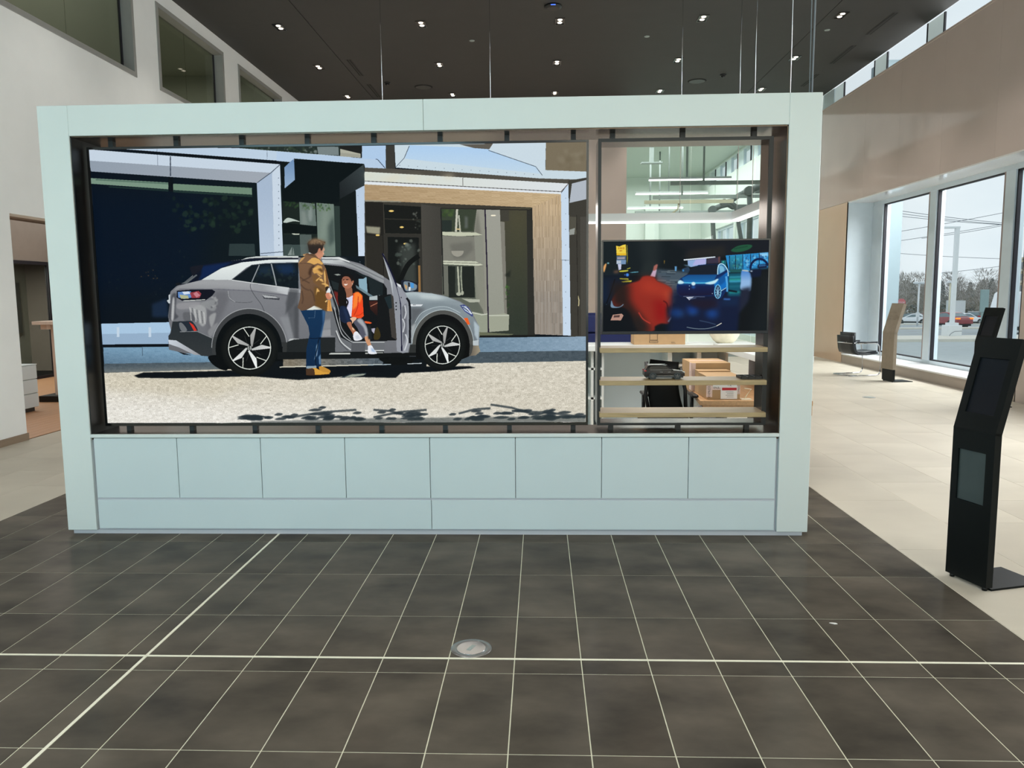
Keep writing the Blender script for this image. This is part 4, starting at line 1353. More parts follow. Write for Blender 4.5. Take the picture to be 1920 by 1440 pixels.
    # ---- wheels
    def wheel(cx, cy, k, sq):
        A.frame(0, 0, 1)
        S = lambda x, y: (cx + x * k * sq, cy + y * k)
        E = lambda r, c, **q: A.ell(cx, cy, r * k * sq, r * k, c, **q)
        E(700, (16, 18, 17))
        E(640, (22, 24, 23), blur=3)
        E(560, (10, 12, 12))
        E(528, (214, 220, 212), n=60)
        E(505, (12, 13, 14), n=60)
        for i in range(5):
            t = R(72 * i)
            rot = lambda x, y: S(x * math.cos(t) - y * math.sin(t), x * math.sin(t) + y * math.cos(t))
            A.line([rot(512 * math.cos(R(a)), 512 * math.sin(R(a))) for a in (-101, -97, -93, -88, -84, -80)], 2.6 * k * 13, (20, 20, 22), a=.0)
            blade = [rot(x, y) for x, y in ((35, -30), (15, -310), (135, -500), (165, -490), (75, -40))]
            lit = .5 + .5 * math.cos(t - R(160))
            c1 = tuple(int(v) for v in np.array((150, 150, 148)) * (1 - lit) + np.array((222, 226, 224)) * lit)
            A.poly(blade, c1, to=tuple(min(255, v + 26) for v in c1), g=(blade[0], blade[2]))
            A.line([rot(-150, -492), rot(-8, -282)], 1.6, (222, 226, 216))
            A.line([rot(-120, -300), rot(-60, -120)], 1.2, (44, 46, 46))
            for a in (-105, -75):
                pass
        E(62, (30, 32, 32))
        E(52, (206, 210, 206))
        E(44, (30, 34, 34))
        A.line([S(-26, -34), S(-12, 4), S(0, -18), S(12, 4), S(26, -34)], .9, (214, 218, 214))
        A.line([S(-36, -10), S(-14, 36), S(0, 4), S(14, 36), S(36, -10)], .9, (214, 218, 214))
    wheel(467.7, 652.2, 1 / 13.09, 1.0)
    wheel(829.8, 646.2, 1 / 14.6, .915)
    # ---- the woman sitting in the doorway
    C5()
    P([(150, 200), (200, 128), (300, 116), (368, 170), (400, 290), (432, 400), (420, 440), (330, 420), (262, 520), (280, 600), (230, 640), (160, 640), (118, 540), (124, 360)], (22, 16, 15), sm=1)
    P([(232, 335), (330, 318), (352, 440), (330, 490), (262, 500), (248, 420)], (150, 98, 74), sm=1)
    P([(186, 190), (228, 152), (298, 165), (338, 235), (356, 214), (372, 235), (352, 285), (332, 318), (290, 342), (236, 340), (200, 312), (184, 262)], (172, 112, 86), sm=1)
    P([(186, 190), (228, 152), (298, 165), (330, 220), (250, 200), (196, 230)], (140, 88, 68), sm=1, a=.7)
    P([(212, 276), (276, 270), (262, 292), (232, 298)], (246, 232, 220))
    L([(200, 208), (222, 200)], 1.4, (40, 24, 22))
    L([(248, 204), (284, 202)], 1.6, (40, 24, 22))
    P([(224, 232), (240, 236), (236, 254), (220, 252)], (120, 72, 56))
    A.ell(348, 272, 7, 9, (226, 206, 180), n=10)
    P([(252, 492), (292, 486), (352, 452), (372, 480), (345, 700), (330, 792), (305, 790), (262, 690)], (220, 218, 238), sm=0)
    P([(268, 500), (300, 520), (282, 640), (262, 640)], (176, 176, 206), a=.7)
    L([(245, 510), (275, 560), (250, 630)], 3, (20, 14, 14), sm=1)
    P([(362, 420), (440, 398), (508, 458), (528, 780), (480, 822), (400, 812), (330, 790), (346, 640), (352, 500)], (236, 76, 30), sm=0)
    P([(380, 430), (440, 402), (500, 460), (470, 560), (400, 640), (352, 670)], (252, 132, 52), sm=1, blur=2)
    P([(430, 560), (500, 620), (500, 740), (440, 760)], (248, 70, 34), sm=1, a=.8, blur=2)
    L([(440, 470), (430, 640), (372, 770)], 1.6, (170, 40, 20), sm=1, a=.7)
    L([(400, 780), (470, 760), (522, 720)], 1.6, (190, 50, 20), sm=1, a=.7)
    P([(540, 864), (600, 868), (652, 886), (630, 902), (556, 892)], (232, 92, 40), sm=1)
    P([(150, 640), (205, 618), (262, 660), (328, 862), (258, 898), (170, 860), (140, 760)], (24, 34, 58), sm=1)
    P([(190, 640), (240, 660), (300, 850), (270, 870)], (38, 54, 88), blur=4, a=.8)
    P([(368, 880), (430, 830), (490, 818), (545, 880), (600, 1000), (634, 1096), (545, 1112), (500, 1136), (430, 980)], (84, 86, 100), sm=1)
    P([(420, 850), (480, 822), (540, 900), (626, 1080), (570, 1090), (520, 960)], (182, 186, 190), sm=1, blur=2, a=.85)
    P([(542, 1090), (628, 1076), (634, 1100), (546, 1116)], (160, 164, 172))
    P([(258, 896), (325, 876), (340, 940), (400, 1018), (362, 1078), (340, 1040)], (170, 108, 80), sm=1)
    P([(340, 960), (372, 980), (374, 1010), (350, 1000)], (236, 200, 160), sm=1, a=.8)
    P([(540, 1120), (620, 1108), (626, 1180), (646, 1250), (598, 1256)], (206, 150, 112), sm=1)
    P([(360, 1080), (380, 1036), (425, 1030), (500, 1132), (460, 1166), (385, 1168), (362, 1130)], (232, 234, 240), sm=1)
    P([(390, 1100), (440, 1080), (470, 1140), (410, 1150)], (196, 202, 214), blur=2, a=.8)
    P([(592, 1290), (598, 1256), (650, 1246), (690, 1310), (736, 1370), (690, 1384), (602, 1374)], (234, 236, 242), sm=1)
    P([(640, 1280), (680, 1300), (720, 1360), (650, 1340)], (160, 184, 216), blur=2, a=.9)
    P([(312, 818), (360, 796), (408, 804), (408, 832), (370, 866), (344, 900), (338, 860)], (230, 186, 154), sm=1)
    P([(692, 1060), (735, 958), (772, 1000), (794, 1090), (762, 1150), (692, 1150)], (62, 52, 22), sm=1)
    P([(645, 980), (710, 972), (690, 1060), (655, 1020)], (176, 174, 190))
    P([(585, 930), (640, 930), (660, 1150), (600, 1150)], (30, 36, 40), blur=2)
    # ---- the standing man
    C2()
    P([(222, 725), (466, 718), (456, 830), (418, 1000), (416, 1090), (424, 1266), (345, 1286), (276, 1284), (280, 1100), (312, 960), (300, 880)], (18, 50, 84), to=(14, 40, 70), g=((0, 720), (0, 1270)))
    P([(436, 730), (466, 724), (452, 840), (426, 985), (412, 985), (440, 850)], (70, 108, 150), blur=2, a=.8)
    P([(376, 1070), (396, 1034), (384, 1160), (352, 1210), (372, 1140)], (150, 180, 208), blur=1, a=.9)
    P([(398, 1180), (416, 1150), (420, 1250), (404, 1250)], (120, 156, 190), blur=1, a=.8)
    L([(420, 1000), (400, 1010), (385, 1090), (368, 1180), (374, 1270)], 1.8, (8, 22, 42), sm=1)
    L([(310, 996), (360, 1000), (424, 990)], 1.6, (8, 24, 46), sm=1)
    L([(300, 800), (360, 800), (366, 730)], 1.0, (90, 116, 140), a=.8)
    P([(280, 1266), (376, 1262), (376, 1284), (280, 1290)], (170, 190, 200), a=.8)
    P([(282, 726), (330, 690), (380, 682), (440, 720)], (222, 226, 218))
    P([(400, 1276), (430, 1268), (500, 1300), (512, 1322), (490, 1332), (420, 1316)], (196, 142, 58), sm=1)
    P([(274, 1294), (340, 1284), (372, 1284), (440, 1322), (504, 1330), (500, 1344), (400, 1352), (276, 1352)], (216, 160, 64), sm=0)
    P([(274, 1294), (340, 1286), (356, 1300), (362, 1348), (276, 1352)], (74, 52, 36))
    L([(276, 1352), (400, 1353), (505, 1344)], 1.4, (60, 40, 26))
    C4()
    P([(120, 352), (195, 336), (345, 345), (425, 425), (490, 510), (540, 600), (578, 750), (606, 900), (592, 980), (545, 1015), (545, 1100), (572, 1230), (560, 1380),
       (480, 1340), (410, 1300), (330, 1276), (190, 1352), (100, 1366), (28, 1312), (75, 1150), (92, 960), (70, 760), (60, 640), (42, 520), (95, 420), (165, 388)], (124, 93, 68), to=(102, 78, 60), g=((60, 400), (300, 1350)))
    P([(340, 920), (540, 1010), (570, 1230), (558, 1376), (480, 1340), (350, 1280), (330, 1100)], (104, 74, 36), blur=4)
    P([(200, 498), (290, 418), (345, 410), (420, 440), (495, 520), (470, 540), (395, 512), (330, 540), (250, 506)], (220, 170, 96))
    P([(46, 520), (98, 424), (170, 388), (140, 440), (70, 500)], (206, 160, 100), a=.9)
    P([(130, 352), (195, 338), (160, 380), (136, 376)], (190, 152, 104))
    P([(225, 700), (250, 610), (320, 540), (345, 560), (290, 620), (272, 760)], (66, 46, 34), blur=3)
    P([(300, 650), (330, 590), (400, 545), (470, 570), (492, 700), (470, 730), (380, 690), (330, 700)], (214, 164, 90), blur=1)
    P([(390, 620), (450, 600), (490, 640), (480, 690), (430, 650)], (96, 66, 38), blur=2)
    P([(290, 720), (360, 720), (470, 800), (590, 900), (580, 990), (520, 1010), (400, 920), (320, 860)], (118, 86, 52), blur=1)
    for q in ([(380, 700), (430, 720), (480, 770), (420, 740)], [(420, 800), (470, 790), (500, 850), (450, 830)], [(360, 820), (420, 770), (450, 760), (380, 830)], [(460, 880), (530, 870), (590, 920), (510, 900)],
              [(520, 920), (570, 900), (592, 930), (550, 940)], [(365, 1080), (372, 1000), (385, 960), (430, 1020), (385, 1030)], [(505, 690), (540, 620), (540, 860), (520, 870)], [(300, 610), (350, 600), (420, 590), (340, 630)]):
        P(q, (226, 178, 104), sm=1, blur=1)
    P([(520, 620), (545, 620), (595, 840), (600, 900), (560, 880)], (120, 80, 44), a=.9)
    P([(540, 940), (585, 930), (580, 985), (540, 1010)], (46, 34, 24), sm=1)
    for q in ([(75, 760), (140, 810), (250, 870)], [(90, 890), (150, 960), (240, 1000)], [(110, 830), (220, 780), (270, 740)], [(250, 980), (310, 1060), (340, 1200)], [(110, 1010), (130, 1150), (110, 1240)]):
        L(q, 2.4, (78, 58, 46), sm=1, a=.75, blur=1)
    L([(70, 520), (200, 510), (300, 530)], 1.4, (90, 68, 54), a=.7)
    P([(120, 345), (300, 345), (420, 440), (300, 380)], (96, 72, 52), a=.8)
    P([(225, 326), (262, 318), (295, 340), (250, 345)], (226, 230, 228))
    P([(345, 350), (405, 255), (440, 236), (500, 215), (522, 275), (498, 300), (514, 350), (490, 372), (494, 396), (462, 402), (458, 442), (430, 430), (405, 420)], (204, 142, 112), sm=0)
    P([(480, 220), (520, 240), (524, 282), (500, 300), (512, 350), (490, 360)], (238, 190, 160), a=.8, blur=1)
    P([(212, 160), (235, 120), (290, 92), (345, 74), (400, 84), (470, 112), (538, 130), (524, 168), (500, 196), (494, 235), (470, 292), (452, 280), (448, 240), (405, 262), (392, 310), (372, 335), (330, 350), (272, 332), (240, 300), (228, 230)], (46, 38, 33), sm=0)
    P([(214, 160), (240, 120), (345, 76), (420, 92), (536, 132), (510, 180), (480, 196), (430, 168), (390, 180), (350, 192), (310, 160), (270, 190), (240, 170)], (104, 82, 62), sm=1, blur=5)
    P([(250, 130), (345, 82), (430, 98), (520, 134), (470, 150), (380, 132), (300, 148)], (168, 138, 104), sm=1, blur=6, a=.8)
    for k in range(34):
        x = A.rng.uniform(228, 520)
        y = 86 + abs(x - 360) * .16 + A.rng.uniform(0, 50)
        L([(x, y), (x + A.rng.uniform(2, 16), y + A.rng.uniform(14, 40))], 1.0, [(206, 174, 132), (120, 94, 68), (80, 64, 50)][k % 3], a=.6, blur=1)
    P([(220, 200), (300, 185), (440, 180), (500, 200), (470, 290), (400, 250), (330, 345), (250, 310)], (44, 36, 31), a=.7, blur=9, sm=1)
    A.ell(428, 276, 16, 34, (196, 128, 100), n=16)
    P([(548, 1050), (592, 955), (628, 1000), (606, 1050)], (226, 232, 234), sm=1)
    P([(535, 1066), (592, 1040), (656, 1096), (640, 1140), (606, 1164), (555, 1140)], (206, 132, 102), sm=1)
    P([(610, 1046), (656, 1090), (640, 1130), (600, 1080)], (236, 176, 144), sm=1, a=.8)
    P([(575, 1170), (622, 1174), (654, 1376), (560, 1370)], (220, 156, 78))
    L([(600, 1180), (615, 1370)], 1.4, (170, 112, 52), a=.7)
    L([(530, 1210), (560, 1180)], 2.2, (230, 190, 120))
    # light dust of sensor grain
    A.frame(0, 0, 1)
    A.grain([(160, 260), (1110, 260), (1110, 800), (160, 800)], .008)
    return A

def paint_night():
    A = Art([(1131.5, 455), (1438, 450), (1436, 619), (1130.5, 624)], 920, 516, (12, 16, 20))
    P, L = A.poly, A.line
    V1 = lambda: A.frame(1120, 440, 7.2)
    V2 = lambda: A.frame(1260, 440, 7.2)
    V1()
    P([(60, 80), (1296, 60), (1296, 560), (60, 560)], (20, 27, 30), to=(14, 20, 24), g=((300, 0), (1000, 0)))
    P([(560, 80), (840, 80), (820, 420), (620, 440)], (40, 46, 46), blur=26, a=.6)
    P([(60, 590), (420, 560), (420, 960), (60, 960)], (14, 26, 48), blur=26)
    P([(780, 470), (1150, 500), (1296, 520), (1296, 700), (1100, 860), (1000, 940), (980, 740), (800, 620)], (70, 84, 96), blur=8)
    for k in range(26):
        x, y = A.rng.uniform(800, 1090), A.rng.uniform(490, 900)
        L([(x - 60, y), (x + 60, y + A.rng.uniform(-4, 4))], 2, (28, 36, 44) if k % 2 else (128, 138, 140), blur=1, a=.6)
    P([(1000, 900), (1120, 830), (1100, 900), (1030, 940)], (150, 140, 96), blur=5, a=.7)
    # pylon sign, lamps
    P([(255, 160), (300, 170), (345, 148), (384, 142), (392, 288), (262, 288)], (250, 216, 70))
    P([(262, 262), (392, 262), (392, 290), (262, 290)], (240, 190, 40))
    for k in range(4):
        P([(284 + k * 22, 180), (296 + k * 22, 178), (296 + k * 22, 206), (284 + k * 22, 208)], (196, 130, 30))
    P([(300, 224), (338, 222), (336, 232), (302, 234)], (190, 110, 30))
    P([(396, 150), (406, 150), (412, 330), (402, 420)], (170, 160, 50), a=.8)
    P([(262, 296), (388, 292), (388, 345), (262, 350)], (86, 104, 124))
    P([(272, 316), (372, 312), (372, 338), (272, 340)], (190, 178, 190), a=.8, blur=1)
    P([(260, 352), (388, 348), (386, 408), (262, 408)], (120, 150, 186))
    P([(262, 360), (322, 358), (320, 400), (262, 402)], (210, 216, 226), a=.8)
    P([(278, 408), (326, 406), (322, 478), (290, 490)], (206, 210, 236))
    P([(84, 450), (104, 410), (126, 408), (100, 510), (86, 510)], (240, 170, 100), sm=1, blur=2)
    A.ell(148, 396, 14, 9, (150, 220, 230), blur=2)
    P([(220, 500), (300, 484), (280, 530), (225, 530)], (96, 70, 56), blur=6)
    P([(305, 498), (408, 488), (408, 504), (312, 514)], (214, 206, 60), sm=1, blur=1)
    P([(396, 470), (446, 452), (448, 462), (404, 476)], (220, 210, 60), blur=1)
    P([(430, 520), (500, 508), (556, 505), (552, 518), (470, 524)], (90, 160, 180), blur=1)
    A.ell(407, 552, 20, 22, (70, 140, 240), blur=2)
    A.ell(372, 552, 7, 9, (60, 110, 200), blur=1)
    P([(298, 598), (420, 600), (426, 618), (310, 612)], (206, 196, 50), blur=1)
    P([(320, 644), (400, 628), (468, 626), (460, 648), (350, 656)], (220, 206, 60), blur=1)
    L([(122, 950), (180, 800), (240, 610)], 3, (6, 9, 14), blur=1)
    A.ell(124, 954, 4, 3, (120, 170, 210))
    P([(60, 960), (460, 960), (560, 1300), (60, 1330)], (10, 14, 20), blur=10)
    P([(180, 1172), (212, 1096), (330, 1080), (356, 1104), (320, 1172)], (190, 146, 128))
    P([(228, 1104), (308, 1100), (300, 1130), (220, 1134)], (60, 40, 40), a=.8)
    P([(1040, 432), (1068, 432), (1066, 495), (1044, 495)], (100, 160, 210), blur=1)
    P([(896, 352), (908, 352), (906, 400), (898, 400)], (160, 120, 40), blur=1, a=.8)
    # red shirted driver seen from behind, dark hair lost in the night
    P([(560, 560), (640, 380), (760, 360), (812, 400), (800, 480), (720, 560)], (34, 40, 40), blur=14, a=.9)
    P([(712, 570), (750, 490), (775, 470), (802, 478), (780, 580)], (206, 176, 200), blur=2)
    P([(750, 490), (762, 430), (796, 405), (816, 410), (802, 470), (770, 495)], (170, 100, 90), blur=2)
    shirt = [(330, 720), (430, 670), (560, 630), (610, 575), (690, 562), (770, 585), (808, 634), (920, 680), (1004, 740), (1018, 860), (1020, 980), (985, 1140), (960, 1210), (860, 1210), (780, 1250), (760, 1310), (560, 1310), (440, 1060), (330, 990), (240, 985), (200, 900), (260, 790)]
    P(shirt, (150, 40, 28), sm=1, blur=4)
    P([(180, 640), (430, 640), (440, 900), (640, 1200), (700, 1400), (420, 1400), (330, 990), (220, 1000), (190, 900)], (34, 23, 20), blur=22, a=.95)
    P([(60, 1000), (360, 990), (440, 1080), (560, 1330), (60, 1330)], (12, 15, 20), blur=8, a=.9)
    P([(180, 1172), (212, 1096), (330, 1080), (356, 1104), (320, 1172)], (190, 146, 128))
    P([(228, 1104), (308, 1100), (300, 1130), (220, 1134)], (60, 40, 40), a=.8)
    P([(560, 640), (700, 600), (820, 660), (960, 740), (1000, 860), (800, 800), (600, 780)], (186, 56, 36), blur=30, a=.8)
    P([(900, 760), (1000, 760), (1015, 960), (960, 940)], (200, 76, 44), blur=18, a=.7)
    P([(760, 880), (930, 920), (950, 1120), (800, 1200)], (146, 14, 16), blur=20, a=.8)
    L([(890, 900), (940, 940), (960, 1060)], 3, (80, 12, 14), sm=1, blur=2)
    P([(930, 990), (1010, 960), (990, 1100), (950, 1150)], (40, 20, 20), blur=8, a=.8)
    P([(540, 1060), (640, 1190), (760, 1300), (540, 1310), (500, 1180)], (34, 28, 26), blur=18, a=.9)
    L([(560, 1060), (620, 1150), (720, 1210)], 3, (196, 60, 46), sm=1, blur=2)
    P([(186, 930), (196, 904), (226, 975), (300, 985), (352, 948), (346, 968), (290, 998), (190, 996)], (120, 146, 170), sm=1, blur=1)
    P([(950, 1180), (1000, 1110), (1000, 1140), (970, 1190)], (190, 190, 196), blur=2)
    # wet forecourt, lit shop and the blue car
    V2()
    P([(0, 760), (1290, 760), (1290, 1330), (-60, 1330)], (16, 24, 52), blur=20)
    P([(0, 60), (1300, 40), (1300, 250), (700, 290), (560, 300), (150, 340), (190, 200), (0, 130)], (22, 24, 30), blur=12)
    P([(160, 330), (230, 220), (420, 180), (700, 150), (700, 290), (570, 300)], (34, 32, 30), blur=12)
    P([(820, 180), (880, 150), (960, 136), (1040, 136), (1062, 158), (1020, 196), (930, 228), (840, 236), (780, 218)], (30, 84, 56), sm=1, blur=1)
    for k in range(9):
        L([(828 + k * 20, 200 - k * 4), (836 + k * 20, 180 - k * 4)], 1.6, (18, 48, 38))
    P([(150, 338), (572, 295), (575, 312), (155, 353)], (236, 246, 255))
    P([(205, 352), (455, 325), (452, 400), (250, 440), (210, 420)], (150, 180, 226))
    P([(310, 340), (450, 326), (446, 398), (270, 420)], (186, 184, 236), blur=3)
    P([(458, 330), (640, 300), (640, 385), (460, 395)], (56, 48, 66), blur=3)
    P([(612, 300), (636, 298), (632, 380), (618, 380)], (110, 70, 66), blur=2)
    P([(710, 282), (1275, 236), (1280, 470), (930, 500), (760, 510)], (40, 140, 206))
    P([(760, 290), (930, 272), (930, 500), (770, 505)], (40, 150, 190), to=(30, 90, 110), g=((0, 280), (0, 500)))
    P([(1160, 250), (1275, 240), (1275, 290), (1160, 296)], (150, 216, 255), blur=4)
    A.blobs(950, 1270, 280, 440, 60, 8, 26, [(90, 190, 240), (30, 100, 170), (150, 220, 250), (40, 70, 120)], .6)
    A.blobs(770, 930, 330, 480, 26, 8, 24, [(20, 70, 100), (70, 180, 210), (60, 130, 120)], .6)
    for x in (762, 842, 938, 1042, 1156):
        L([(x, 284 - (x - 762) * .08), (x + 4, 490)], 2.2, (16, 44, 74))
    P([(770, 470), (930, 466), (930, 505), (770, 508)], (30, 84, 84))
    P([(745, 520), (930, 512), (920, 830), (750, 830)], (16, 84, 106), blur=6)
    for y, c in ((575, (60, 180, 200)), (610, (50, 190, 160)), (632, (80, 200, 240)), (700, (30, 110, 130)), (780, (40, 160, 150))):
        L([(760, y), (920, y - 6)], 5, c, blur=4, a=.7)
    L([(740, 750), (870, 770)], 5, (10, 20, 30), blur=2)
    P([(650, 350), (720, 345), (720, 470), (660, 470)], (24, 96, 112), blur=2)
    A.ell(680, 368, 9, 9, (90, 240, 190), blur=2)
    # small car behind
    P([(130, 470), (180, 448), (220, 446), (240, 500), (180, 514), (140, 510)], (40, 60, 82), sm=1)
    P([(150, 410), (226, 410), (240, 440), (180, 430)], (120, 160, 190), a=.5, blur=2)
    A.ell(148, 488, 11, 14, (60, 150, 226), blur=2)
    # blue car
    P([(92, 620), (110, 596), (190, 545), (260, 520), (300, 440), (350, 412), (480, 400), (600, 396), (690, 420), (750, 480), (752, 560), (745, 770), (720, 770), (660, 860), (610, 868), (560, 830), (250, 845), (110, 840), (70, 790), (60, 700)], (14, 40, 92), sm=0)
    P([(240, 470), (310, 430), (480, 405), (610, 400), (600, 540), (380, 545), (200, 545)], (20, 26, 38), blur=2)
    P([(130, 590), (220, 545), (600, 540), (560, 620), (420, 648), (160, 650)], (18, 74, 136), to=(26, 104, 170), g=((0, 540), (0, 650)), blur=2)
    P([(80, 680), (560, 660), (560, 820), (250, 840), (110, 838), (64, 780)], (14, 30, 80), to=(22, 20, 50), g=((0, 680), (0, 820)), blur=4)
    P([(560, 660), (620, 600), (740, 500), (748, 560), (740, 700), (660, 750), (640, 700), (580, 760)], (16, 110, 196), blur=2)
    P([(600, 590), (700, 540), (740, 560), (700, 640), (640, 690)], (14, 80, 150), blur=4, a=.8)
    P([(606, 410), (640, 392), (690, 410), (730, 470), (620, 540), (606, 520)], (60, 120, 170), sm=0)
    P([(622, 430), (650, 412), (690, 440), (700, 490), (640, 520)], (140, 206, 236), blur=2, a=.8)
    L([(606, 540), (612, 440), (640, 396), (690, 408), (740, 480), (748, 560)], 2.6, (190, 236, 255), sm=1)
    L([(160, 652), (290, 656), (440, 654), (560, 630)], 3.6, (120, 236, 255), blur=1)
    L([(100, 652), (560, 652)], 9, (30, 130, 210), blur=7, a=.5)
    P([(78, 640), (110, 618), (162, 650), (130, 668), (84, 668)], (206, 246, 255), sm=1, blur=2)
    P([(440, 658), (540, 628), (600, 598), (618, 606), (570, 660), (500, 672)], (206, 244, 255), sm=1, blur=2)
    A.ell(285, 666, 27, 25, (220, 248, 255), blur=2)
    A.ell(285, 712, 26, 16, (40, 110, 200), blur=5, a=.8)
    for x, y in ((230, 738), (540, 796), (232, 694)):
        A.ell(x, y, 6, 6, (190, 220, 240), blur=1)
    L([(150, 838), (440, 842)], 2, (96, 104, 130), blur=1)
    A.ell(612, 770, 46, 96, (22, 40, 80))
    A.arc(612, 770, 42, 92, 0, 360, 2.2, (120, 210, 250))
    for k in range(10):
        t = 6.283 * k / 10
        L([(612, 780), (612 + 38 * math.cos(t), 780 + 84 * math.sin(t))], 1.6, (170, 226, 250), a=.8)
    L([(720, 560), (735, 660), (738, 770)], 5, (90, 180, 240), blur=2)
    L([(655, 760), (722, 716)], 2, (180, 220, 240))
    P([(188, 848), (290, 842), (230, 890), (216, 872)], (226, 230, 240))
    P([(210, 860), (330, 850), (320, 864), (240, 880)], (120, 140, 180), a=.7, blur=2)
    for q, c in (((280, 1050, 60, 24), (40, 120, 220)), ((110, 1076, 40, 12), (80, 170, 240)), ((270, 1010, 80, 40), (20, 60, 150)), ((540, 1070, 80, 60), (24, 70, 150)), ((600, 950, 30, 60), (30, 60, 120)), ((60, 1060, 90, 50), (20, 60, 130))):
        A.ell(*q, c, blur=16, a=.8)
    P([(240, 880), (600, 870), (640, 980), (420, 1010), (250, 960)], (30, 20, 34), blur=12, a=.8)
    P([(680, 860), (900, 830), (880, 960), (660, 960)], (18, 34, 66), blur=10)
    L([(690, 870), (780, 872)], 4, (70, 130, 220), blur=3, a=.8)
    L([(200, 1256), (330, 1276), (480, 1272), (600, 1236), (668, 1196)], 2.0, (110, 126, 140), sm=1)
    L([(600, 1236), (668, 1196)], 2.4, (220, 214, 200))
    L([(370, 1164), (480, 1186), (590, 1216)], 3, (60, 80, 110), sm=1, a=.7, blur=1)
    # driver seat, wheel and pillar at the right edge
    P([(930, 480), (1050, 520), (1065, 620), (1060, 700), (1040, 760), (920, 740), (916, 640)], (70, 130, 210), to=(150, 190, 236), g=((0, 500), (0, 650)), sm=1, blur=2)
    P([(920, 730), (1050, 700), (1040, 900), (960, 1060), (900, 1040)], (30, 34, 52), blur=10)
    P([(930, 474), (1010, 478), (1028, 496), (936, 488)], (220, 214, 196), blur=2)
    P([(1040, 470), (1290, 440), (1300, 1330), (880, 1330), (900, 1060), (1020, 900), (1060, 700), (1066, 560)], (14, 17, 20), blur=8)
    P([(1160, 520), (1300, 480), (1300, 1300), (1050, 1300), (1180, 800)], (24, 28, 30), blur=24, a=.7)
    A.arc(1160, 450, 118, 124, 175, 345, 6, (12, 26, 66))
    P([(1136, 400), (1250, 390), (1262, 440), (1180, 452), (1136, 450)], (18, 30, 60))
    P([(1150, 405), (1240, 396), (1246, 420), (1156, 430)], (50, 110, 170), a=.7)
    P([(1030, 470), (1190, 460), (1180, 560), (1060, 580)], (14, 22, 46), blur=4)
    A.ell(1056, 490, 16, 8, (200, 220, 240), blur=2)
    A.a = A.a * .93 + np.array((.022, .03, .034), np.float32)
    return A

# ------------------------------------------------------------------ the two screens
big = screen('large_display', 'large black framed display showing a grey car and two people on a street', -3.178, .335, .768, 2.747, 5.50, .0155, .022,
             screen_mat('street_picture', paint_street().image('street_picture'), .97), .07)
tv = screen('small_display', 'smaller black framed display above the wooden shelves, picture of a blue car at night', .425, 1.580, 1.414, 2.066, 5.476, .011, .022,
            screen_mat('night_picture', paint_night().image('night_picture'), .95), .05)

# ------------------------------------------------------------------ ceiling fittings
CX = (-4.835, -2.181, .378, 2.984, 5.470)
CY = (15.0, 17.58, 20.15)
M['lens_off'] = mat('lamp_lens_dim', (180, 170, 150), .4)
colw = ('leftmost', 'second from left', 'middle', 'second from right', 'rightmost')
roww = ('nearest', 'second', 'farthest')
proto = None
for j, y in enumerate(CY):
    for i, x in enumerate(CX):
        lab = 'twin square black downlight, %s in the %s row on the charcoal ceiling' % (colw[i], roww[j])
        if proto is None:
            t = thing('downlight', lab, 'ceiling light', (x, y, ZC), 'twin downlights on the charcoal ceiling')
            MB().box(x - .09, x + .09, y - .17, y - .155, ZC - .012, ZC).box(x - .09, x + .09, y + .155, y + .17, ZC - .012, ZC).box(x - .09, x - .075, y - .155, y + .155, ZC - .012, ZC) \
                .box(x + .075, x + .09, y - .155, y + .155, ZC - .012, ZC).box(x - .075, x + .075, y - .155, y + .155, ZC - .002, ZC).build('housing', M['black_gloss'], t)
            for s in (-1, 1):
                MB().lathe([(.036, 0), (.044, .008)], (x, y + s * .075, ZC - .011), 14).build('lamp', M['lamp'], t)
            proto = t
        else:
            t = copy_tree(proto)
            t.location = (x, y, ZC)
            t['label'] = lab
for i, x in enumerate(CX):
    for y, pw in ((-.6, 150), (2.0, 150), (4.6, 55), (7.2, 55), (9.8, 110), (12.4, 110)) + tuple((v, 125) for v in CY):  # rows nearer than the fittings are added unseen beams, power tuned per row
        l = bpy.data.lights.new('spot', 'SPOT')
        l.energy = pw * (.6 if i == 0 and 9 < y < 13 else 1)
        l.spot_size = R(95)
        l.spot_blend = .6
        l.shadow_soft_size = .06
        l.color = (1, .95, .88)
        o = bpy.data.objects.new('downlight_beam', l)
        o.location = (x, y, ZC - .03)
        COL.objects.link(o)
for n, (x, y0, y1, w) in enumerate(((-4.06, 17.09, 18.32, 'nearer slot of the pair on the left of'), (-4.06, 19.04, 20.25, 'farther slot of the pair on the left of'),
                                    (6.42, 14.94, 16.13, 'nearest slot of the three along the right of'), (6.42, 16.79, 18.05, 'middle slot of the three along the right of'),
                                    (6.40, 18.84, 19.95, 'farthest slot of the three along the right of'))):
    t = thing('slot_diffuser', 'long black air %s the charcoal ceiling' % w, 'air vent', (x, (y0 + y1) / 2, ZC), 'slot diffusers in the ceiling')
    MB().box(x - .055, x + .055, y0, y1, ZC - .004, ZC + .002).build('frame', M['ceil'], t)
    for s in (-1, 1):
        MB().box(x + s * .026 - .014, x + s * .026 + .014, y0 + .01, y1 - .01, ZC - .006, ZC).build('slot', M['gap'], t)
t = thing('access_point', 'round black ceiling disc with a small blue light, near the top edge', 'sensor', (.24, 14.23, ZC))
MB().lathe([(.11, 0), (.15, .02), (.15, .05)], (.24, 14.23, ZC - .05), 24).build('body', M['black'], t)
MB().box(.20, .28, 14.08, 14.10, ZC - .035, ZC - .025).build('indicator', M['blue_led'], t)
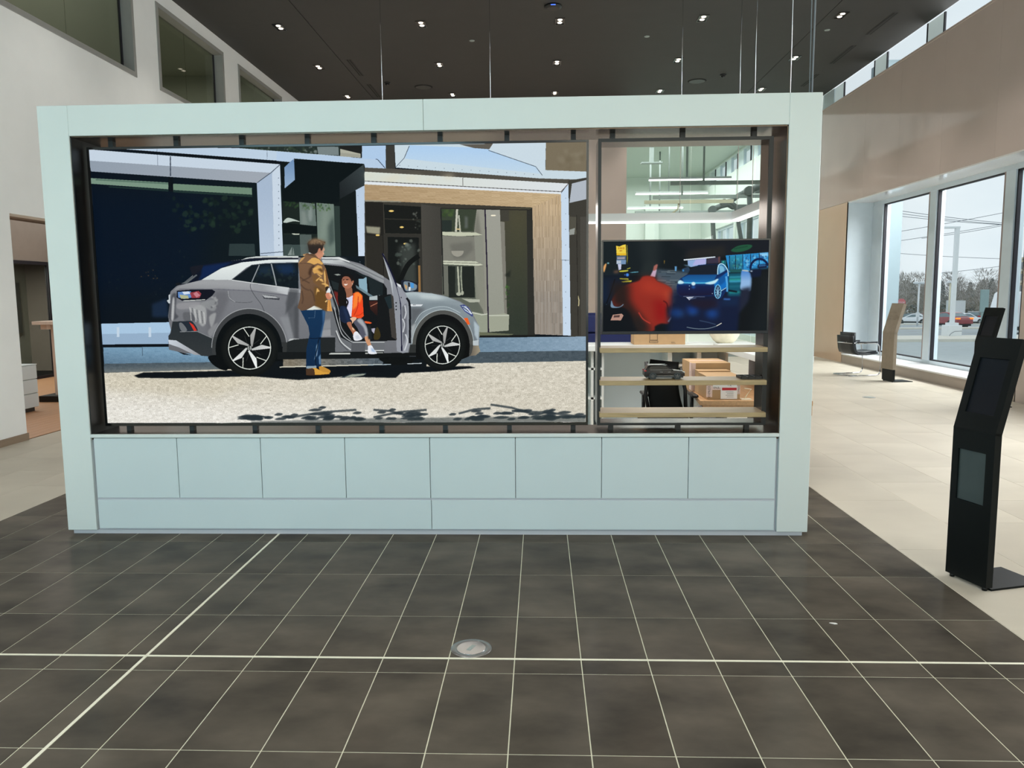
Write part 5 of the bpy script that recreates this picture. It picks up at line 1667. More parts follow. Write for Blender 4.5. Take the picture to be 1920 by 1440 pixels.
for x, y, w in ((-2.796, 19.37, 'left'), (3.729, 19.29, 'right')):
    t = thing('ceiling_speaker', 'round dark speaker grille flush in the ceiling, the one on the %s' % w, 'speaker', (x, y, ZC), 'round ceiling speakers')
    MB().lathe([(.20, 0), (.22, .012)], (x, y, ZC - .012), 28).build('rim', M['gap'], t)
    MB().lathe([(.18, 0), (.19, .004)], (x, y, ZC - .015), 28).build('grille', M['black'], t)
for x, y, w in ((-3.59, 18.93, 'beside the left slot vents'), (4.224, 18.78, 'near the right round speaker')):
    t = thing('dome_camera', 'small black dome on the ceiling %s' % w, 'camera', (x, y, ZC), 'ceiling domes')
    MB().lathe([(.07, 0), (.08, .03)], (x, y, ZC - .03), 20).build('mount', M['black'], t)
    MB().lathe([(.005, 0), (.035, .01), (.055, .045)], (x, y, ZC - .075), 16).build('dome', M['black_gloss'], t)
for x, y, w in ((-1.329, 16.0, 'left of centre'), (2.098, 15.96, 'right of centre'), (5.509, 15.8, 'near the clerestory windows')):
    t = thing('sprinkler_cover', 'tiny flat sprinkler disc on the dark ceiling, %s' % w, 'sprinkler', (x, y, ZC), 'ceiling sprinklers')
    MB().lathe([(.05, 0), (.055, .008)], (x, y, ZC - .01), 16).build('disc', M['steel'], t)
    MB().lathe([(.02, 0), (.02, .01)], (x, y, ZC - .018), 10).build('stem', M['steel'], t)

# ------------------------------------------------------------------ light canopy over the reception desk
cz0, cz1 = 2.515, 2.625
can = thing('light_canopy', 'slim white suspended canopy with a glowing line along its lower edge, behind the display wall', 'light fixture', (.6, 9.3, cz0))
MB().box(-2.0, 2.32, 9.28, 9.38, cz0 + .013, cz1).box(2.22, 2.32, 7.0, 9.28, cz0 + .013, cz1).build('fascia', M['white'], can)
MB().box(-2.0, 2.22, 9.27, 9.36, cz0, cz0 + .013).build('led_line', M['led'], can)
MB().box(2.21, 2.30, 7.0, 9.27, cz0, cz0 + .013).build('led_line', M['led'], can)
for x, y in ((-1.83, 9.33), (-.57, 9.33), (1.63, 9.33), (2.26, 9.2), (2.27, 8.6), (2.27, 7.4)):
    MB().tube([(x, y, cz1), (x, y, ZC)], .0035, 6).build('suspension_cable', M['chrome'], can)

# ------------------------------------------------------------------ things on the shelves
def car(name, label, cat, loc, rot, L, W, H, paint, glass, detail=True, lit=False, group=None, wheel='silver', kind='suv'):
    """vehicle heading +X at the origin; lofted lower body, glazed cabin, wheels with rims, lamps"""
    t = thing(name, label, cat, loc, group)
    zb, r = .17 * H, .215 * H
    if kind == 'van':
        low = [(0, .2), (0, .95), (.015, .995), (.70, 1.0), (.80, .96), (.90, .62), (.985, .50), (1, .42), (1, .2)]
        cab = None
    elif kind == 'sedan':
        low = [(0, .25), (.0, .55), (.02, .66), (.16, .70), (.36, .70), (.68, .66), (.9, .56), (.99, .46), (1, .25)]
        cab = [(.10, .69), (.28, .97), (.40, 1.0), (.52, .98), (.74, .645)]
    else:
        low = [(0, .24), (.0, .50), (.015, .62), (.05, .66), (.3, .66), (.70, .63), (.90, .58), (.985, .48), (1, .24)]
        cab = [(.035, .655), (.10, .95), (.20, 1.0), (.45, .99), (.54, .95), (.72, .625)]
    def ring(p, hw):
        return [((x - .5) * L, hw(z), z * H) for x, z in p]
    def loft(p, w0, w1, zsplit):
        b = bmesh.new()
        def w(z):
            f = max(0, min(1, (z - zsplit[0]) / (zsplit[1] - zsplit[0])))
            return (w0 * (1 - f) + w1 * f) * W / 2
        a = [b.verts.new(((x - .5) * L, -w(z), z * H)) for x, z in p]
        c = [b.verts.new(((x - .5) * L, w(z), z * H)) for x, z in p]
        b.faces.new(a)
        b.faces.new(c[::-1])
        for i in range(len(p)):
            k = (i + 1) % len(p)
            b.faces.new((a[i], c[i], c[k], a[k]))
        bmesh.ops.recalc_face_normals(b, faces=b.faces[:])
        bmesh.ops.bevel(b, geom=b.edges[:], offset=.03 * H, segments=2, affect='EDGES', profile=.6)
        for f in b.faces:
            f.smooth = True
        return b
    X = Matrix.Translation(loc)
    def bl(nm, mb, m, par=None):
        return mb.build(nm, m, par or t)
    m = MB()
    m.add(loft(low, .99, .93, (.4, .7)) if kind != 'van' else loft(low, 1.0, .90, (.5, 1.0)), X)
    if cab:
        m.add(loft([(cab[0][0], .5)] + cab + [(cab[-1][0], .5)], .93, .74, (.62, 1.0)), X)
    bl('body', m, paint)
    def side_w(z):
        f = max(0, min(1, (z - .62) / .38))
        return (.93 * (1 - f) + .74 * f) * W / 2
    g = MB()
    if cab:
        sp = [((x - .5) * L * .985, z) for x, z in cab]
        inner = [(cab[0][0] + .075, .68), (cab[1][0] + .06, .92), (.45 if kind == 'suv' else .40, .94), (cab[-2][0] - .005, .91), (cab[-1][0] - .075, .665)]
        for s in (-1, 1):
            q = [Vector(((x - .5) * L, s * (side_w(z) + .012 * W), z * H)) for x, z in inner]
            q2 = [Vector(((x - .5) * L, s * (side_w(z) - .02 * W), z * H)) for x, z in inner]
            b = bmesh.new()
            va = [b.verts.new(p) for p in q]
            vb = [b.verts.new(p) for p in q2]
            b.faces.new(va)
            b.faces.new(vb[::-1])
            for i in range(5):
                k = (i + 1) % 5
                b.faces.new((va[i], va[k], vb[k], vb[i]))
            bmesh.ops.recalc_face_normals(b, faces=b.faces[:])
            g.add(b, X)
        for (x0, z0), (x1, z1), out in ((cab[0], cab[1], -1), (cab[-1], cab[-2], 1)):
            xa, xb = (x0 - .5) * L, (x1 - .5) * L
            n = Vector((abs(z1 - z0) * H * out, 0, abs(xb - xa))).normalized() * .012 * H
            f0, f1 = .12, .85
            pts = []
            for f, s in ((f0, -1), (f0, 1), (f1, 1), (f1, -1)):
                z = z0 + (z1 - z0) * f
                pts.append(Vector((xa + (xb - xa) * f, s * side_w(z) * .88, z * H)) + n)
            g.add(_slab(pts, n * 3), X)
    else:
        g.add(_slab([Vector((L * .31, -W * .40, .93 * H)), Vector((L * .31, W * .40, .93 * H)), Vector((L * .40, W * .42, .66 * H)), Vector((L * .40, -W * .42, .66 * H))], Vector((-.05 * H, 0, -.02 * H))), X)
    bl('glazing', g, glass)
    for fx in (-.29, .315):
        for s in (-1, 1):
            c = Vector(loc) + Vector((fx * L, s * (W / 2 - .085 * W), r))
            bl('wheel', MB().lathe([(r * .72, -.06 * W), (r, -.05 * W), (r, .05 * W), (r * .72, .06 * W)], c, 20, 'Y'), M['tyre'])
            rim = MB().lathe([(r * .74, -.002 * W), (r * .70, .005 * W), (r * .62, .005 * W), (r * .60, .001 * W)], c + Vector((0, s * .062 * W, 0)), 18, 'Y')
            w = bl('rim', rim, M[wheel], t)
            sp_ = MB()
            for k in range(5):
                a = 2 * math.pi * k / 5 + .3
                d = Vector((math.cos(a), 0, math.sin(a)))
                sp_.tube([c + Vector((0, s * .072 * W, 0)) + d * r * .08, c + Vector((0, s * .072 * W, 0)) + d * r * .66], r * .10, 5)
            sp_.lathe([(r * .16, 0), (r * .12, .006 * W)], c + Vector((0, s * .072 * W, 0)), 10, 'Y')
            bl('spokes', sp_, M[wheel])
    bk = MB()
    for fx in (-.29, .315):
        for s in (-1, 1):
            bk.lathe([(r * 1.22, -.004 * W), (r * 1.22, .004 * W)], Vector(loc) + Vector((fx * L, s * W * .495, r * 1.05)), 20, 'Y')
    bk.box(-.46 * L, .46 * L, -W * .47, W * .47, .11 * H, .27 * H, .02 * H, mtx=X)
    bl('wheel_arch_trim', bk, M['rubber'])
    hz = .56 if kind != 'van' else .50
    for s in (-1, 1):
        bl('tail_lamp', MB().box(-.505 * L, -.45 * L, s * W * .40 - .10 * W, s * W * .40 + .10 * W, hz * H, (hz + .085) * H if kind != 'van' else (hz + .26) * H, .01 * H, mtx=X), M['tail'] if lit else M['tail_off'])
        bl('headlamp', MB().box(.43 * L, .497 * L, s * W * .38 - .10 * W, s * W * .38 + .10 * W, .45 * H, .525 * H, .01 * H, mtx=X), M['white_metal'])
    if detail:
        for s in (-1, 1):
            bl('sill_trim', MB().box(-.22 * L, .22 * L, s * W * .488 - .006 * W, s * W * .488 + .014 * W, .235 * H, .255 * H, mtx=X), M['chrome'])
            bl('roof_rail', MB().box(-.40 * L, .06 * L, s * W * .355 - .010 * W, s * W * .355 + .010 * W, .99 * H, 1.01 * H, mtx=X), M['chrome'])
            bl('window_trim', MB().box(-.36 * L, .17 * L, s * W * .468 - .008 * W, s * W * .468 + .012 * W, .652 * H, .668 * H, mtx=X), M['chrome'])
            for x0, x1 in ((-.12, -.05), (.08, .15)):
                bl('door_handle', MB().box(x0 * L, x1 * L, s * W * .485 - .012 * W, s * W * .485 + .014 * W, .50 * H, .515 * H, mtx=X), M['chrome'])
        for s in (-1, 1):
            bl('mirror', MB().box(.17 * L, .20 * L, s * W * .54 - .05 * W, s * W * .54 + .05 * W, .62 * H, .70 * H, .008 * H, mtx=X), paint)
    t.rotation_euler = (0, 0, rot)
    return t

def _slab(pts, d):
    b = bmesh.new()
    va = [b.verts.new(p) for p in pts]
    vb = [b.verts.new(p - d) for p in pts]
    k = len(pts)
    b.faces.new(va)
    b.faces.new(vb[::-1])
    for i in range(k):
        b.faces.new((va[i], va[(i + 1) % k], vb[(i + 1) % k], vb[i]))
    bmesh.ops.recalc_face_normals(b, faces=b.faces[:])
    return b

car('model_car', 'glossy dark brown toy car with silver wheels on the middle wooden shelf', 'model car', (.875, 5.56, 1.093), R(0), .285, .112, .102, M['car_brown'], M['car_glass'])

t = thing('cable_tray', 'flat black divided tray lying at the right end of the middle wooden shelf', 'tray', (1.478, 5.56, 1.093))
MB().box(1.405, 1.553, 5.49, 5.63, 1.0935, 1.098).build('base', M['black'], t)
rm = MB()
for x in (1.405, 1.454, 1.503, 1.549):
    rm.box(x, x + .004, 5.49, 5.63, 1.098, 1.112)
for y in (5.49, 5.558, 5.626):
    rm.box(1.405, 1.553, y, y + .004, 1.098, 1.112)
rm.build('divider', M['black'], t)

# ------------------------------------------------------------------ reception desk seen through the shelves
dk = thing('reception_desk', 'white reception desk with open pigeonholes, high white ledge and oak worktop behind the display wall', 'desk', (.6, 9.3, 0))
def pd(n, mb, m):
    return mb.build(n, M[m], dk)
pd('ledge', MB().box(-1.6, 2.55, 9.1, 9.75, 1.03, 1.095, .003), 'white')
pd('back_panel', MB().box(-1.6, 2.2, 9.62, 9.66, .02, 1.03), 'white_door')
for x0, x1 in ((.595, .625), (.722, .747), (1.495, 1.545), (1.836, 1.886), (2.17, 2.2), (-.6, -.57)):
    pd('upright', MB().box(x0, x1, 9.2, 9.62, .02, 1.03), 'white')
pd('pigeonhole_shelf', MB().box(1.545, 1.836, 9.2, 9.62, .838, .862), 'white')
pd('pigeonhole_shelf', MB().box(.4, .722, 9.2, 9.62, .80, .825), 'white')
pd('pigeonhole_shelf', MB().box(.4, .722, 9.2, 9.62, .45, .475), 'white')
pd('base_shelf', MB().box(-1.6, 2.2, 9.2, 9.62, .06, .09), 'white')
pd('wing_ledge', MB().box(2.0, 2.50, 7.2, 9.1, 1.055, 1.115, .003), 'white')
pd('wing_panel', MB().box(2.44, 2.48, 7.2, 9.2, .02, 1.055), 'wing')
pd('wing_post', MB().box(2.0, 2.07, 7.25, 7.32, .74, 1.055), 'white')
pd('worktop', MB().prism([(1.423, 6.95), (2.40, 6.90), (2.40, 7.2), (2.44, 7.2), (2.44, 9.18), (1.60, 9.18), (1.514, 8.02)], 2, .70, .74), 'oak_desk')
pd('worktop_apron', MB().box(1.45, 2.42, 6.97, 7.0, .60, .70), 'oak_desk')
pd('desk_leg', MB().box(1.52, 1.57, 7.02, 7.6, .0, .60), 'white_groove')

def carton(name, label, x0, x1, y0, y1, z0, z1, m='card'):
    t = thing(name, label, 'box', ((x0 + x1) / 2, (y0 + y1) / 2, z0), None)
    MB().box(x0, x1, y0, y1, z0, z1, .003).build('carton', M[m], t)
    return t
t = carton('cardboard_box', 'taped cardboard box with a red striped delivery label, nearest on the oak worktop', 1.497, 1.795, 7.03, 7.42, .74, .945)
MB().box(1.493, 1.799, 7.02, 7.43, .945, .951).build('lid', M['card'], t)
for q in ((1.492, 1.545, .762, .868), (1.545, 1.62, .828, .868), (1.77, 1.793, .79, .868)):
    MB().box(q[0], q[1], 7.0265, 7.0292, q[2], q[3]).build('tape', M['tape'], t)
MB().box(1.55, 1.765, 7.0262, 7.029, .85, .90).build('label', M['paper'], t)
MB().box(1.62, 1.768, 7.0255, 7.0285, .746, .862).build('label', M['paper'], t)
MB().box(1.632, 1.762, 7.0242, 7.0262, .824, .848).build('label_band', M['red'], t)
for k in range(4):
    MB().box(1.665 + .01 * (k % 2), 1.735, 7.0242, 7.0262, .808 - k * .015, .8105 - k * .015).build('print_line', M['ink'], t)
text_part('lettering', 'EXPRESS', .028, facing(1.518, 7.0255, .812, math.pi / 2), M['ink'], t)
text_part('lettering', 'EXPRESS', .020, facing(1.782, 7.0255, .83, math.pi / 2), M['ink'], t)
text_part('lettering', 'EN.JL', .026, facing(1.583, 7.0255, .848), M['ink'], t)
text_part('lettering', 'ITA.', .022, facing(1.70, 7.0245, .868), M['ink'], t)
t = carton('cardboard_box', 'taller taped cardboard box standing behind the labelled one on the oak worktop', 1.475, 1.845, 7.62, 8.15, .74, 1.02)
MB().box(1.473, 1.51, 7.617, 7.621, .745, 1.018).build('tape', M['tape'], t)
MB().box(1.472, 1.476, 7.64, 7.74, .75, 1.018).build('tape', M['tape'], t)
MB().box(1.50, 1.84, 7.86, 7.90, 1.0195, 1.0215).build('tape', M['tape'], t)
text_part('lettering', 'EXPRESS', .03, Matrix.Translation((1.4712, 7.69, .88)) @ Matrix.Rotation(-math.pi / 2, 4, 'Z') @ Matrix.Rotation(math.pi / 2, 4, 'X') @ Matrix.Rotation(math.pi / 2, 4, 'Z'), M['ink'], t)
t = carton('cardboard_box', 'low open cardboard box wedged between the labelled and the taller box', 1.50, 1.80, 7.435, 7.60, .74, .955)
MB().box(1.495, 1.805, 7.43, 7.605, .955, .96).build('flap', M['card'], t)
t = carton('cardboard_box', 'large closed brown cardboard box on the white ledge below the smaller display', 1.10, 1.70, 9.22, 9.55, 1.095, 1.34)
ln = MB()
for a, b in (((1.285, 1.22), (1.285, 1.15)), ((1.375, 1.22), (1.375, 1.15)), ((1.285, 1.15), (1.375, 1.15)), ((1.28, 1.14), (1.38, 1.14)), ((1.28, 1.14), (1.28, 1.12)), ((1.38, 1.14), (1.38, 1.12)), ((1.28, 1.12), (1.38, 1.12))):
    ln.box(min(a[0], b[0]) - .0015, max(a[0], b[0]) + .0015, 9.2175, 9.2195, min(a[1], b[1]) - .0015, max(a[1], b[1]) + .0015)
ln.build('bucket_outline', M['ink'], t)
text_part('lettering', '10 L', .03, facing(1.56, 9.217, 1.118), M['ink'], t)

t = thing('ceramic_bowl', 'round ivory patterned bowl on the white ledge under the smaller display', 'bowl', (2.21, 9.45, 1.095))
MB().lathe([(.09, 0), (.13, .03), (.17, .09), (.185, .16), (.18, .22), (.165, .22), (.165, .16), (.15, .09), (.10, .02)], (2.21, 9.45, 1.095), 28).build('bowl', M['ivory'], t)
st = MB().tube([(1.83, 7.02, .862 - .02), (1.89, 7.02, .835), (1.855, 7.03, .78), (1.835, 7.03, .748)], .0045, 6).box(1.80, 1.89, 6.99, 7.06, .7405, .748)
tag(st.build('phone_stand', M['ivory']), 'small cream zigzag phone stand on the oak worktop beside the labelled box', 'stand')

# office chair at the desk
oc = thing('office_chair', 'black mesh back office chair at the reception desk, seen between the shelves', 'office chair', (1.17, 7.3, 0))
def back_surface():
    b = bmesh.new()
    g = []
    for i in range(9):
        u = i / 8
        row = []
        for k in range(9):
            v = k / 8
            z = .58 + v * .51
            w = .16 * (1 - .12 * v)
            x = 1.19 + (u - .5) * 2 * w - .03 * v - .03 * (1 - (2 * v - 1) ** 2)
            y = 7.2 + .05 * (2 * u - 1) ** 2 + .06 * v + .08 * (u - .5)
            z += -.035 * u * v
            row.append(b.verts.new((x, y, z)))
        g.append(row)
    for i in range(8):
        for k in range(8):
            b.faces.new((g[i][k], g[i + 1][k], g[i + 1][k + 1], g[i][k + 1])).smooth = True
    bmesh.ops.solidify(b, geom=b.faces[:], thickness=.03)
    return b
MB().add(back_surface()).build('backrest', M['mesh'], oc)
MB().tube([(1.02, 7.26, .56), (.98, 7.27, .75), (1.0, 7.3, .96), (.99, 7.33, 1.06)], .018, 8).build('back_frame', M['black'], oc)
MB().tube([(1.36, 7.28, .56), (1.35, 7.29, .8), (1.31, 7.34, 1.0)], .018, 8).build('back_frame', M['black'], oc)
MB().box(.96, 1.42, 7.30, 7.76, .44, .52, .03, 2).build('seat', M['mesh'], oc)
for x, y in ((.985, 7.40), (1.425, 7.30)):
    MB().box(x - .03, x + .03, y - .13, y + .13, .735, .765, .01).tube([(x, y + .05, .74), (x, y + .05, .48)], .018).build('armrest', M['black'], oc)
MB().tube([(1.19, 7.53, .44), (1.19, 7.53, .09)], .03, 10).build('gas_column', M['black'], oc)
for k in range(5):
    a = 2 * math.pi * k / 5
    x, y = 1.19 + .28 * math.cos(a), 7.53 + .28 * math.sin(a)
    lg = MB().tube([(1.19, 7.53, .10), (x, y, .075)], .02, 6).build('base_leg', M['black'], oc)
    MB().lathe([(.03, -.02), (.03, .02)], (x, y, .03), 10, 'Y').build('caster', M['black'], lg)

# navy bench behind the ledge
nb = thing('banquette', 'navy blue upholstered high back bench behind the white ledge', 'bench', (.45, 10.6, 0))
MB().box(-.6, 1.32, 10.5, 11.0, .0, .45).build('base', M['navy'], nb)
for k in range(4):
    MB().box(-.6, 1.32, 10.52, 10.62, .46 + k * .24, .46 + k * .24 + .225, .012).build('back_cushion', M['navy'], nb)
MB().box(-.6, 1.32, 10.62, 10.68, .1, 1.44).build('back_frame', M['navy'], nb)

# ------------------------------------------------------------------ info stands on the right
def stand(label, p1, p2, zb, L, th, cover=False, hole=True):
    """upright slab whose head leans back; p1 and p2 are the foot corners of its face"""
    p1, p2 = Vector((*p1, 0)), Vector((*p2, 0))
    d = (p2 - p1).normalized()
    m = Vector((-d.y, d.x, 0))
    w = (p2 - p1).length
    t = thing('info_stand', label, 'display stand', tuple((p1 + p2) / 2 + m * .02), 'angled info stands')
    T = .045
    def slab(u0, u1, s0, s1, front, depth, seg):
        """box on the lower (seg 0) or leaning (seg 1) part; s is the height along the part"""
        def pt(u, s, q):
            if seg == 0:
                return p1 + d * u + Vector((0, 0, s)) + m * q
            n = m * math.cos(th) - Vector((0, 0, 1)) * math.sin(th)
            return p1 + d * u + Vector((0, 0, zb)) + (m * math.sin(th) + Vector((0, 0, 1)) * math.cos(th)) * s + n * q
        b = bmesh.new()
        v = [b.verts.new(pt(u, s, q)) for q in (front, front + depth) for s in (s0, s1) for u in (u0, u1)]
        for f in ((0, 1, 3, 2), (4, 6, 7, 5), (0, 4, 5, 1), (2, 3, 7, 6), (0, 2, 6, 4), (1, 5, 7, 3)):
            b.faces.new([v[i] for i in f])
        bmesh.ops.recalc_face_normals(b, faces=b.faces[:])
        return b
    body = MB()
    for seg, (z0, z1), (h0, h1), (a, b_) in ((0, (.022, zb + .004), (.485, .785), (.045, w - .055)), (1, (-.004, L), (.10, L - .12), (.05, w - .045))):
        if cover:
            body.add(slab(0, w, z0, z1, 0, T, seg))
            continue
        body.add(slab(0, w, z0, h0, 0, T, seg)).add(slab(0, w, h1, z1, 0, T, seg)).add(slab(0, a, h0, h1, 0, T, seg)).add(slab(b_, w, h0, h1, 0, T, seg)).add(slab(a, b_, h0, h1, .012, T - .012, seg))
        nm, mm = ('lower_window', 'screen_grey') if seg == 0 else ('touch_screen', 'screen_dark')
        MB().add(slab(a + .001, b_ - .001, h0 + .001, h1 - .001, .009, .004, seg)).build(nm, M[mm], t)
    body.build('body', M['stand'], t)
    b = bmesh.new()
    q = [p1 + d * (w * .02) + m * T, p1 + d * (w * .98) + m * T, p1 + d * (w * .98) + m * (T + .36), p1 + d * (w * .02) + m * (T + .36)]
    MB().add(_slab([v + Vector((0, 0, .012)) for v in q], Vector((0, 0, .012)))).build('base_plate', M['stand'], t)
    for u in (.03, w - .03):
        c = p1 + d * u + m * .022
        MB().lathe([(.014, 0), (.014, .024)], c, 10).build('levelling_foot', M['black'], t)
    if cover:
        cv = MB()
        for seg, s0, s1 in ((0, .235, zb + .012), (1, -.012, L + .02)):
            cv.add(slab(-.012, w + .012, s0, s1, -.012, .006, seg)).add(slab(-.012, -.006, s0, s1, -.008, T + .012, seg)).add(slab(w + .006, w + .012, s0, s1, -.008, T + .012, seg))
        cv.add(slab(-.012, w + .012, L + .014, L + .02, -.012, T + .02, 1))
        for k in range(7):
            f = random.random()
            cv.add(slab(w * .1 * random.random(), w * (.6 + .4 * random.random()), .1 + f * (L - .2), .112 + f * (L - .2), -.017, .006, 1))
        cv.build('dust_cover', M['linen'], t)
    return t
M['screen_grey'] = mat('lower_glass_grey', (64, 74, 74), .22, var=.05)
M['screen_dark'] = mat('touch_glass_dark', (22, 27, 34), .3, var=.05, spec=.3)
stand('black info stand with a leaning touch screen, nearest to the dark tiled floor', (2.43, 4.62), (2.512, 4.338), .905, .545, R(15))
stand('black info stand by the far right wall pier, half hidden behind the nearest stand', (6.40, 11.72), (6.47, 11.40), .95, .52, R(16))
stand('info stand under a grey brown cloth cover, beside the black leather armchair', (6.541, 15.109), (6.582, 14.744), .93, .54, R(16), cover=True)

# ------------------------------------------------------------------ cantilever armchair by the window
ch = thing('cantilever_chair', 'black leather armchair on a chrome cantilever frame by the big window', 'chair', (6.45, 15.9, 0))
def P_(a, b_, z):     # a: along the chair (towards the window), b: across
    return Vector((6.16, 15.95, 0)) + a * Vector((.966, .26, 0)) + b_ * Vector((-.26, .966, 0)) + Vector((0, 0, z))
for s in (-.27, .27):
    MB().tube([P_(-.06, s, .022), P_(.50, s, .022), P_(.58, s, .035), P_(.61, s, .09), P_(.60, s, .40), P_(.57, s, .60), P_(.53, s, .655), P_(.45, s, .67), P_(.02, s, .67)], .012, 8).build('chrome_tube', M['chrome'], ch)
    MB().tube([P_(.06, s, .685), P_(.52, s, .685)], .018, 8).build('armrest', M['leather'], ch)
MB().tube([P_(-.06, -.27, .022), P_(-.06, .27, .022)], .012, 8).build('chrome_tube', M['chrome'], ch)
def shell(prof, w, th):
    b = bmesh.new()
    rows = [[b.verts.new(P_(a, s * w / 2, z)) for s in (-1, -.5, 0, .5, 1)] for a, z in prof]
    for i in range(len(rows) - 1):
        for k in range(4):
            b.faces.new((rows[i][k], rows[i][k + 1], rows[i + 1][k + 1], rows[i + 1][k])).smooth = True
    bmesh.ops.recalc_face_normals(b, faces=b.faces[:])
    bmesh.ops.solidify(b, geom=b.faces[:], thickness=th)
    return b
MB().add(shell([(.56, .455), (.30, .43), (.12, .435), (.03, .48), (.0, .56), (-.02, .70), (-.03, .82)], .50, .028)).build('seat_shell', M['leather'], ch)
MB().add(shell([(.55, .475), (.30, .455), (.12, .46), (.06, .50), (.035, .60), (.02, .75), (.02, .885)], .44, .04)).build('cushion', M['leather'], ch)
MB().tube([P_(.06, -.27, .67), P_(-.035, -.2, .675), P_(-.04, .2, .675), P_(.06, .27, .67)], .012, 8).build('back_bar', M['chrome'], ch)

# ------------------------------------------------------------------ floor fittings
t = thing('floor_box', 'round polished metal floor outlet set in the dark tiles', 'floor outlet', (-.341, 3.582, 0))
MB().lathe([(.099, .0002), (.098, .003), (.074, .0035), (.072, .0015)], (-.341, 3.582, 0), 40).build('rim', M['silver'], t)
MB().lathe([(.070, .001), (.069, .004)], (-.341, 3.582, 0), 36).build('lid', M['chrome'], t)
MB().box(-.352, -.332, 3.555, 3.612, .004, .0055, mtx=Matrix.Translation((-.341, 3.582, 0)) @ Matrix.Rotation(R(-25), 4, 'Z') @ Matrix.Translation((.341, -3.582, 0))).build('finger_pull', M['steel'], t)
t = thing('floor_box', 'small grey round floor outlet cover on the beige floor to the right', 'floor outlet', (5.29, 12.65, 0))
MB().lathe([(.10, .0002), (.098, .004)], (5.29, 12.65, 0), 28).build('rim', M['silver'], t)
MB().lathe([(.08, .001), (.079, .006)], (5.29, 12.65, 0), 24).build('lid', M['steel'], t)
db = MB().prism([(1.482, 3.905), (1.505, 3.890), (1.520, 3.893), (1.516, 3.903), (1.497, 3.908)], 2, .0006, .0035)
tag(db.build('paper_scrap', M['paper']), 'tiny white paper scrap on a dark tile right of the floor outlet', 'scrap')

# ------------------------------------------------------------------ side room behind the doorway
t = thing('drawer_unit', 'white three drawer pedestal unit on the wooden floor behind the left doorway', 'drawer unit', (-7.9, 11.2, 0))
MB().box(-8.15, -7.67, 10.9, 11.5, .06, .70).build('carcass', M['steel'], t)
MB().box(-8.16, -7.65, 10.89, 11.51, .70, .712).build('top', M['white_door'], t)
MB().box(-8.10, -7.70, 10.94, 11.46, 0, .06).build('plinth', M['black'], t)
for k in range(3):
    MB().box(-7.67, -7.65, 10.903, 11.497, .068 + k * .213, .268 + k * .213, .002).build('drawer', M['white_door'], t)
gl = thing('glass_tray', 'small clear glass frame standing on the white drawer unit', 'frame', (-7.85, 11.1, .712))
MB().box(-7.87, -7.86, 11.0, 11.38, .712, .93).build('pane', M['glass_green'], gl)
MB().box(-7.875, -7.855, 11.0, 11.38, .93, .94).build('edge', M['steel'], gl)
t = thing('lectern', 'pale wooden standing desk on a black base plate behind the left doorway', 'lectern', (-7.98, 12.6, 0))
MB().box(-8.25, -7.55, 12.4, 12.9, 0, .10, .004).build('base_plate', M['black'], t)
MB().box(-8.06, -7.66, 12.55, 12.75, .10, 1.27).build('column', M['pale_wood'], t)
MB().box(-8.24, -7.4, 12.35, 12.9, 1.27, 1.325, .003).build('top', M['pale_wood'], t)
MB().box(-8.16, -8.06, 12.45, 12.8, 1.19, 1.27).build('drawer', M['pale_wood'], t)
MB().box(-8.17, -7.6, 12.82, 12.86, 1.325, 1.56).build('screen_panel', M['pale_wood'], t)
# furniture dimly visible behind the smoked glass
t = thing('task_chair', 'dark high back chair behind the smoked glass of the side room', 'chair', (-11.2, 15.9, 0))
MB().box(-11.4, -11.0, 15.7, 16.1, .42, .5, .03).build('seat', M['mesh'], t)
MB().box(-11.38, -11.02, 16.05, 16.12, .5, 1.2, .03).build('backrest', M['mesh'], t)
MB().tube([(-11.2, 15.9, .42), (-11.2, 15.9, .02)], .03).build('column', M['black'], t)
MB().lathe([(.25, 0), (.25, .02)], (-11.2, 15.9, .0), 16).build('foot', M['black'], t)
t = thing('whiteboard', 'dull grey board on the wall behind the smoked glass', 'board', (-11.95, 16.3, 1))
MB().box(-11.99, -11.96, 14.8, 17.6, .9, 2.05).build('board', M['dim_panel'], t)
MB().box(-11.99, -11.95, 14.8, 17.6, 2.05, 2.08).build('top_rail', M['steel'], t)

# ------------------------------------------------------------------ service bay seen through the glass partition
for n, (x0, x1, y, w) in enumerate(((3.01, 5.26, 22.15, 'highest and nearest'), (3.01, 5.26, 25.2, 'middle'), (3.22, 5.25, 29.4, 'lowest and farthest'))):
    t = thing('linear_pendant', 'long glowing pendant bar in the service bay, the %s of three' % w, 'ceiling light', (4.1, y, 4.8), 'linear pendants in the service bay')
    MB().box(x0, x1, y - .06, y + .06, 4.815, 4.87).build('housing', M['white'], t)
    MB().box(x0, x1, y - .05, y + .05, 4.785, 4.815).build('diffuser', M['pend'], t)
    MB().tube([(4.05, y, 4.87), (4.05, y, 6.86)], .035 if n != 1 else .02, 6).build('stem', M['steel'], t)
for n, (x0, y, w) in enumerate(((3.56, 21.9, 'nearest'), (3.53, 25.0, 'middle'), (3.52, 29.6, 'farthest'))):
    t = thing('exhaust_rail', 'grey exhaust hose rail in the service bay, the %s of three' % w, 'rail', (5.4, y, 4.6), 'exhaust hose rails')
    MB().box(x0, 7.2, y - .05, y + .05, 4.62, 4.72).build('rail', M['steel'], t)
    MB().tube([(x0 + .9, y, 4.72), (x0 + .9, y, 6.86)], .03, 6).build('hanger', M['steel'], t)
